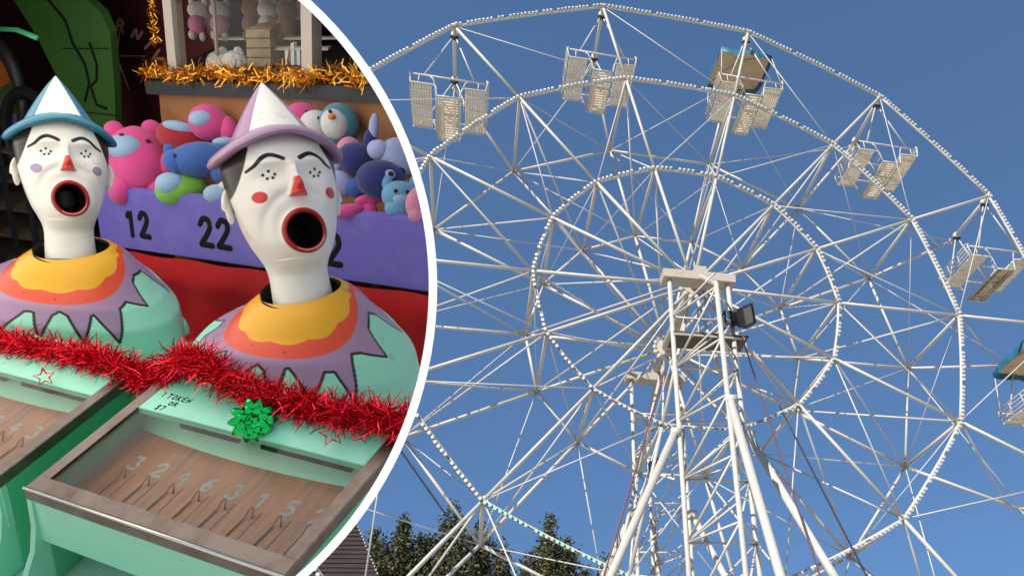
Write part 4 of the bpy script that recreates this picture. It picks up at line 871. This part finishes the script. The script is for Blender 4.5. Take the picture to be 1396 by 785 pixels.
for txt, x0, y0, w_, h_ in (('1', 0.034, 0.1765, 0.004, 0.0080), ('TOKEN', 0.045, 0.1760, 0.0068, 0.0078), ('OR', 0.060, 0.1655, 0.0062, 0.0065), ('$7', 0.047, 0.1545, 0.0065, 0.0075)):
    for i, ch in enumerate(txt):
        o = bb('lettering', M['ink'], tk); strokes(o, lambda p: (p[0], p[1], 0.0006 + max(p[2], 0)), ch, x0 + i * w_ * 1.42, y0 + 0.0006 * math.sin(i * 3), w_, h_, 0.0009, 0.0004); done(o)

# red tinsel along the trays, its foil stars, and the green bow
RT = [(-0.60, .2, .0), (-0.50, .2, .0), (-0.378, .2, .004), (-0.32, .2, .004), (-0.243, .2, .010), (-0.153, .2, .014), (-0.095, .2, .012), (-0.045, .205, -.006), (0.0, .21, -.012), (0.03, .21, .030), (0.07, .21, .042), (0.127, .205, .027), (0.195, .2, .018), (0.261, .2, .016), (0.311, .2, .014), (0.359, .2, .017), (0.405, .2, .024), (0.47, .2, .026)]
o = bb('tinsel', None, None, False, None); pw_ = [BW(p) for p in RT]; tinsel(o, pw_, 11500, 0.019, 0.025, 0.0008, 21, mats_n=2); o.cur = 1; o.path(pw_, 0.003, n=5)
o._args = ('tinsel', [M['foil_red'], M['foil_red2']], None, False); tr = solo(o, 'bushy red foil tinsel garland draped across both trays', 'tinsel')
def star(a_, b_, c_, r_, rot, yaw=0):
    o_, f = toyframe(a_, b_, c_, rot, yaw); o = bb('foil_star', M['foil_red'], tr, False, f)
    pts = [(r_ * (1 if k % 2 == 0 else .42) * math.sin(PI * k / 5), 0, r_ * (1 if k % 2 == 0 else .42) * math.cos(PI * k / 5)) for k in range(11)]
    o.path(pts, 0.0012, n=5); done(o)
tr.location = BW((0, .2, 0)); 
me = tr.data; me.transform(Matrix.Translation(-Vector(tr.location)))
for s_ in ((-0.185, .150, .012, .013, 10), (0.36, .162, .022, .015, 5), (0.398, .172, .024, .014, -15)): star(*s_)
bo = thing('gift_bow', 'shiny green ribbon bow stuck on the red tinsel', 'gift bow', BW((0.225, 0.158, 0.01)), None)
o_, bf = toyframe(0.230, 0.160, 0.016, 0, 0)
R = random.Random(5)
for ringi, (n_, rad, lift) in enumerate(((10, 0.029, 0.2), (8, 0.025, 0.7), (5, 0.018, 1.15))):
    for k in range(n_):
        a_ = 2 * PI * k / n_ + ringi * 0.4 + R.uniform(-.1, .1); up = lift + R.uniform(-.1, .1)
        dx, dz = math.cos(a_) * math.cos(up), math.sin(a_) * math.cos(up); dy = -math.sin(up)
        d = Vector((dx, dy, dz)); side = d.cross(Vector((0, -1, 0.01))).normalized(); nrm = side.cross(d).normalized()
        o = bb('ribbon_loop', M['foil_green'], bo, True, bf); rows = []
        for i in range(13):
            q = i / 12 * PI * 2; r1 = rad * (0.5 - 0.5 * math.cos(q)); h_ = 0.0080 * math.sin(q)
            w_ = 0.0068 * (0.12 + 0.88 * math.sin(PI * min(1, r1 / rad)) ** 0.8); c_ = d * r1 + nrm * h_
            rows.append([tuple(c_ - side * w_), tuple(c_), tuple(c_ + side * w_)])
        o.grid(rows); done(o)

# trim everything inside the stall to its round wall
def trim():
    planes = []
    for i in range(96):
        a, b_ = cone(519.4, 2 * PI * i / 96, 1), cone(519.4, 2 * PI * (i + 1) / 96, 1)
        n = (a - CP).cross(b_ - CP).normalized()
        if n.dot(cone(0, 0, 1) - CP) > 0: n = -n
        planes.append(n)
    NP = np.array([list(n) for n in planes]); cpv = np.array(list(CP))
    dead = []
    for o in clip:
        off = parent_world(o) if o.parent else np.array(o.location)
        off = np.array(list(off)); n = len(o.data.vertices)
        if n == 0: dead.append(o); continue
        co = np.zeros(n * 3); o.data.vertices.foreach_get('co', co); co = co.reshape(-1, 3) + off
        dist = (co - cpv) @ NP.T; mx = dist.max(0); mn = dist.min(0)
        if (mx <= 0).all(): continue
        if (mn > 0).any(): dead.append(o); continue
        bm = bmesh.new(); bm.from_mesh(o.data)
        for k in np.where(mx > 0)[0]:
            bmesh.ops.bisect_plane(bm, geom=bm.verts[:] + bm.edges[:] + bm.faces[:], plane_co=CP - Vector(off), plane_no=planes[k], clear_outer=True)
        if len(bm.faces) == 0: dead.append(o)
        bm.to_mesh(o.data); bm.free()
    for o in dead:
        for ch in list(o.children):
            if ch not in dead: ch.parent = o.parent
        bpy.data.objects.remove(o)
trim()
def reorient(o):
    y = (BB - BA * BB.dot(BA) / BA.dot(BA)).normalized(); x = BA.normalized(); z = x.cross(y)
    Rm = Matrix(((x.x, y.x, z.x), (x.y, y.y, z.y), (x.z, y.z, z.z))).to_4x4()
    o.data.transform(Rm.transposed()); o.rotation_euler = Rm.to_euler()
for o in list(C.objects):
    if o.type == 'MESH' and o.name.split('.')[0] in ('playfield', 'side_trim', 'front_trim'): reorient(o)
for o in [o for o in C.objects if o.type == 'EMPTY' and not o.children]: bpy.data.objects.remove(o)
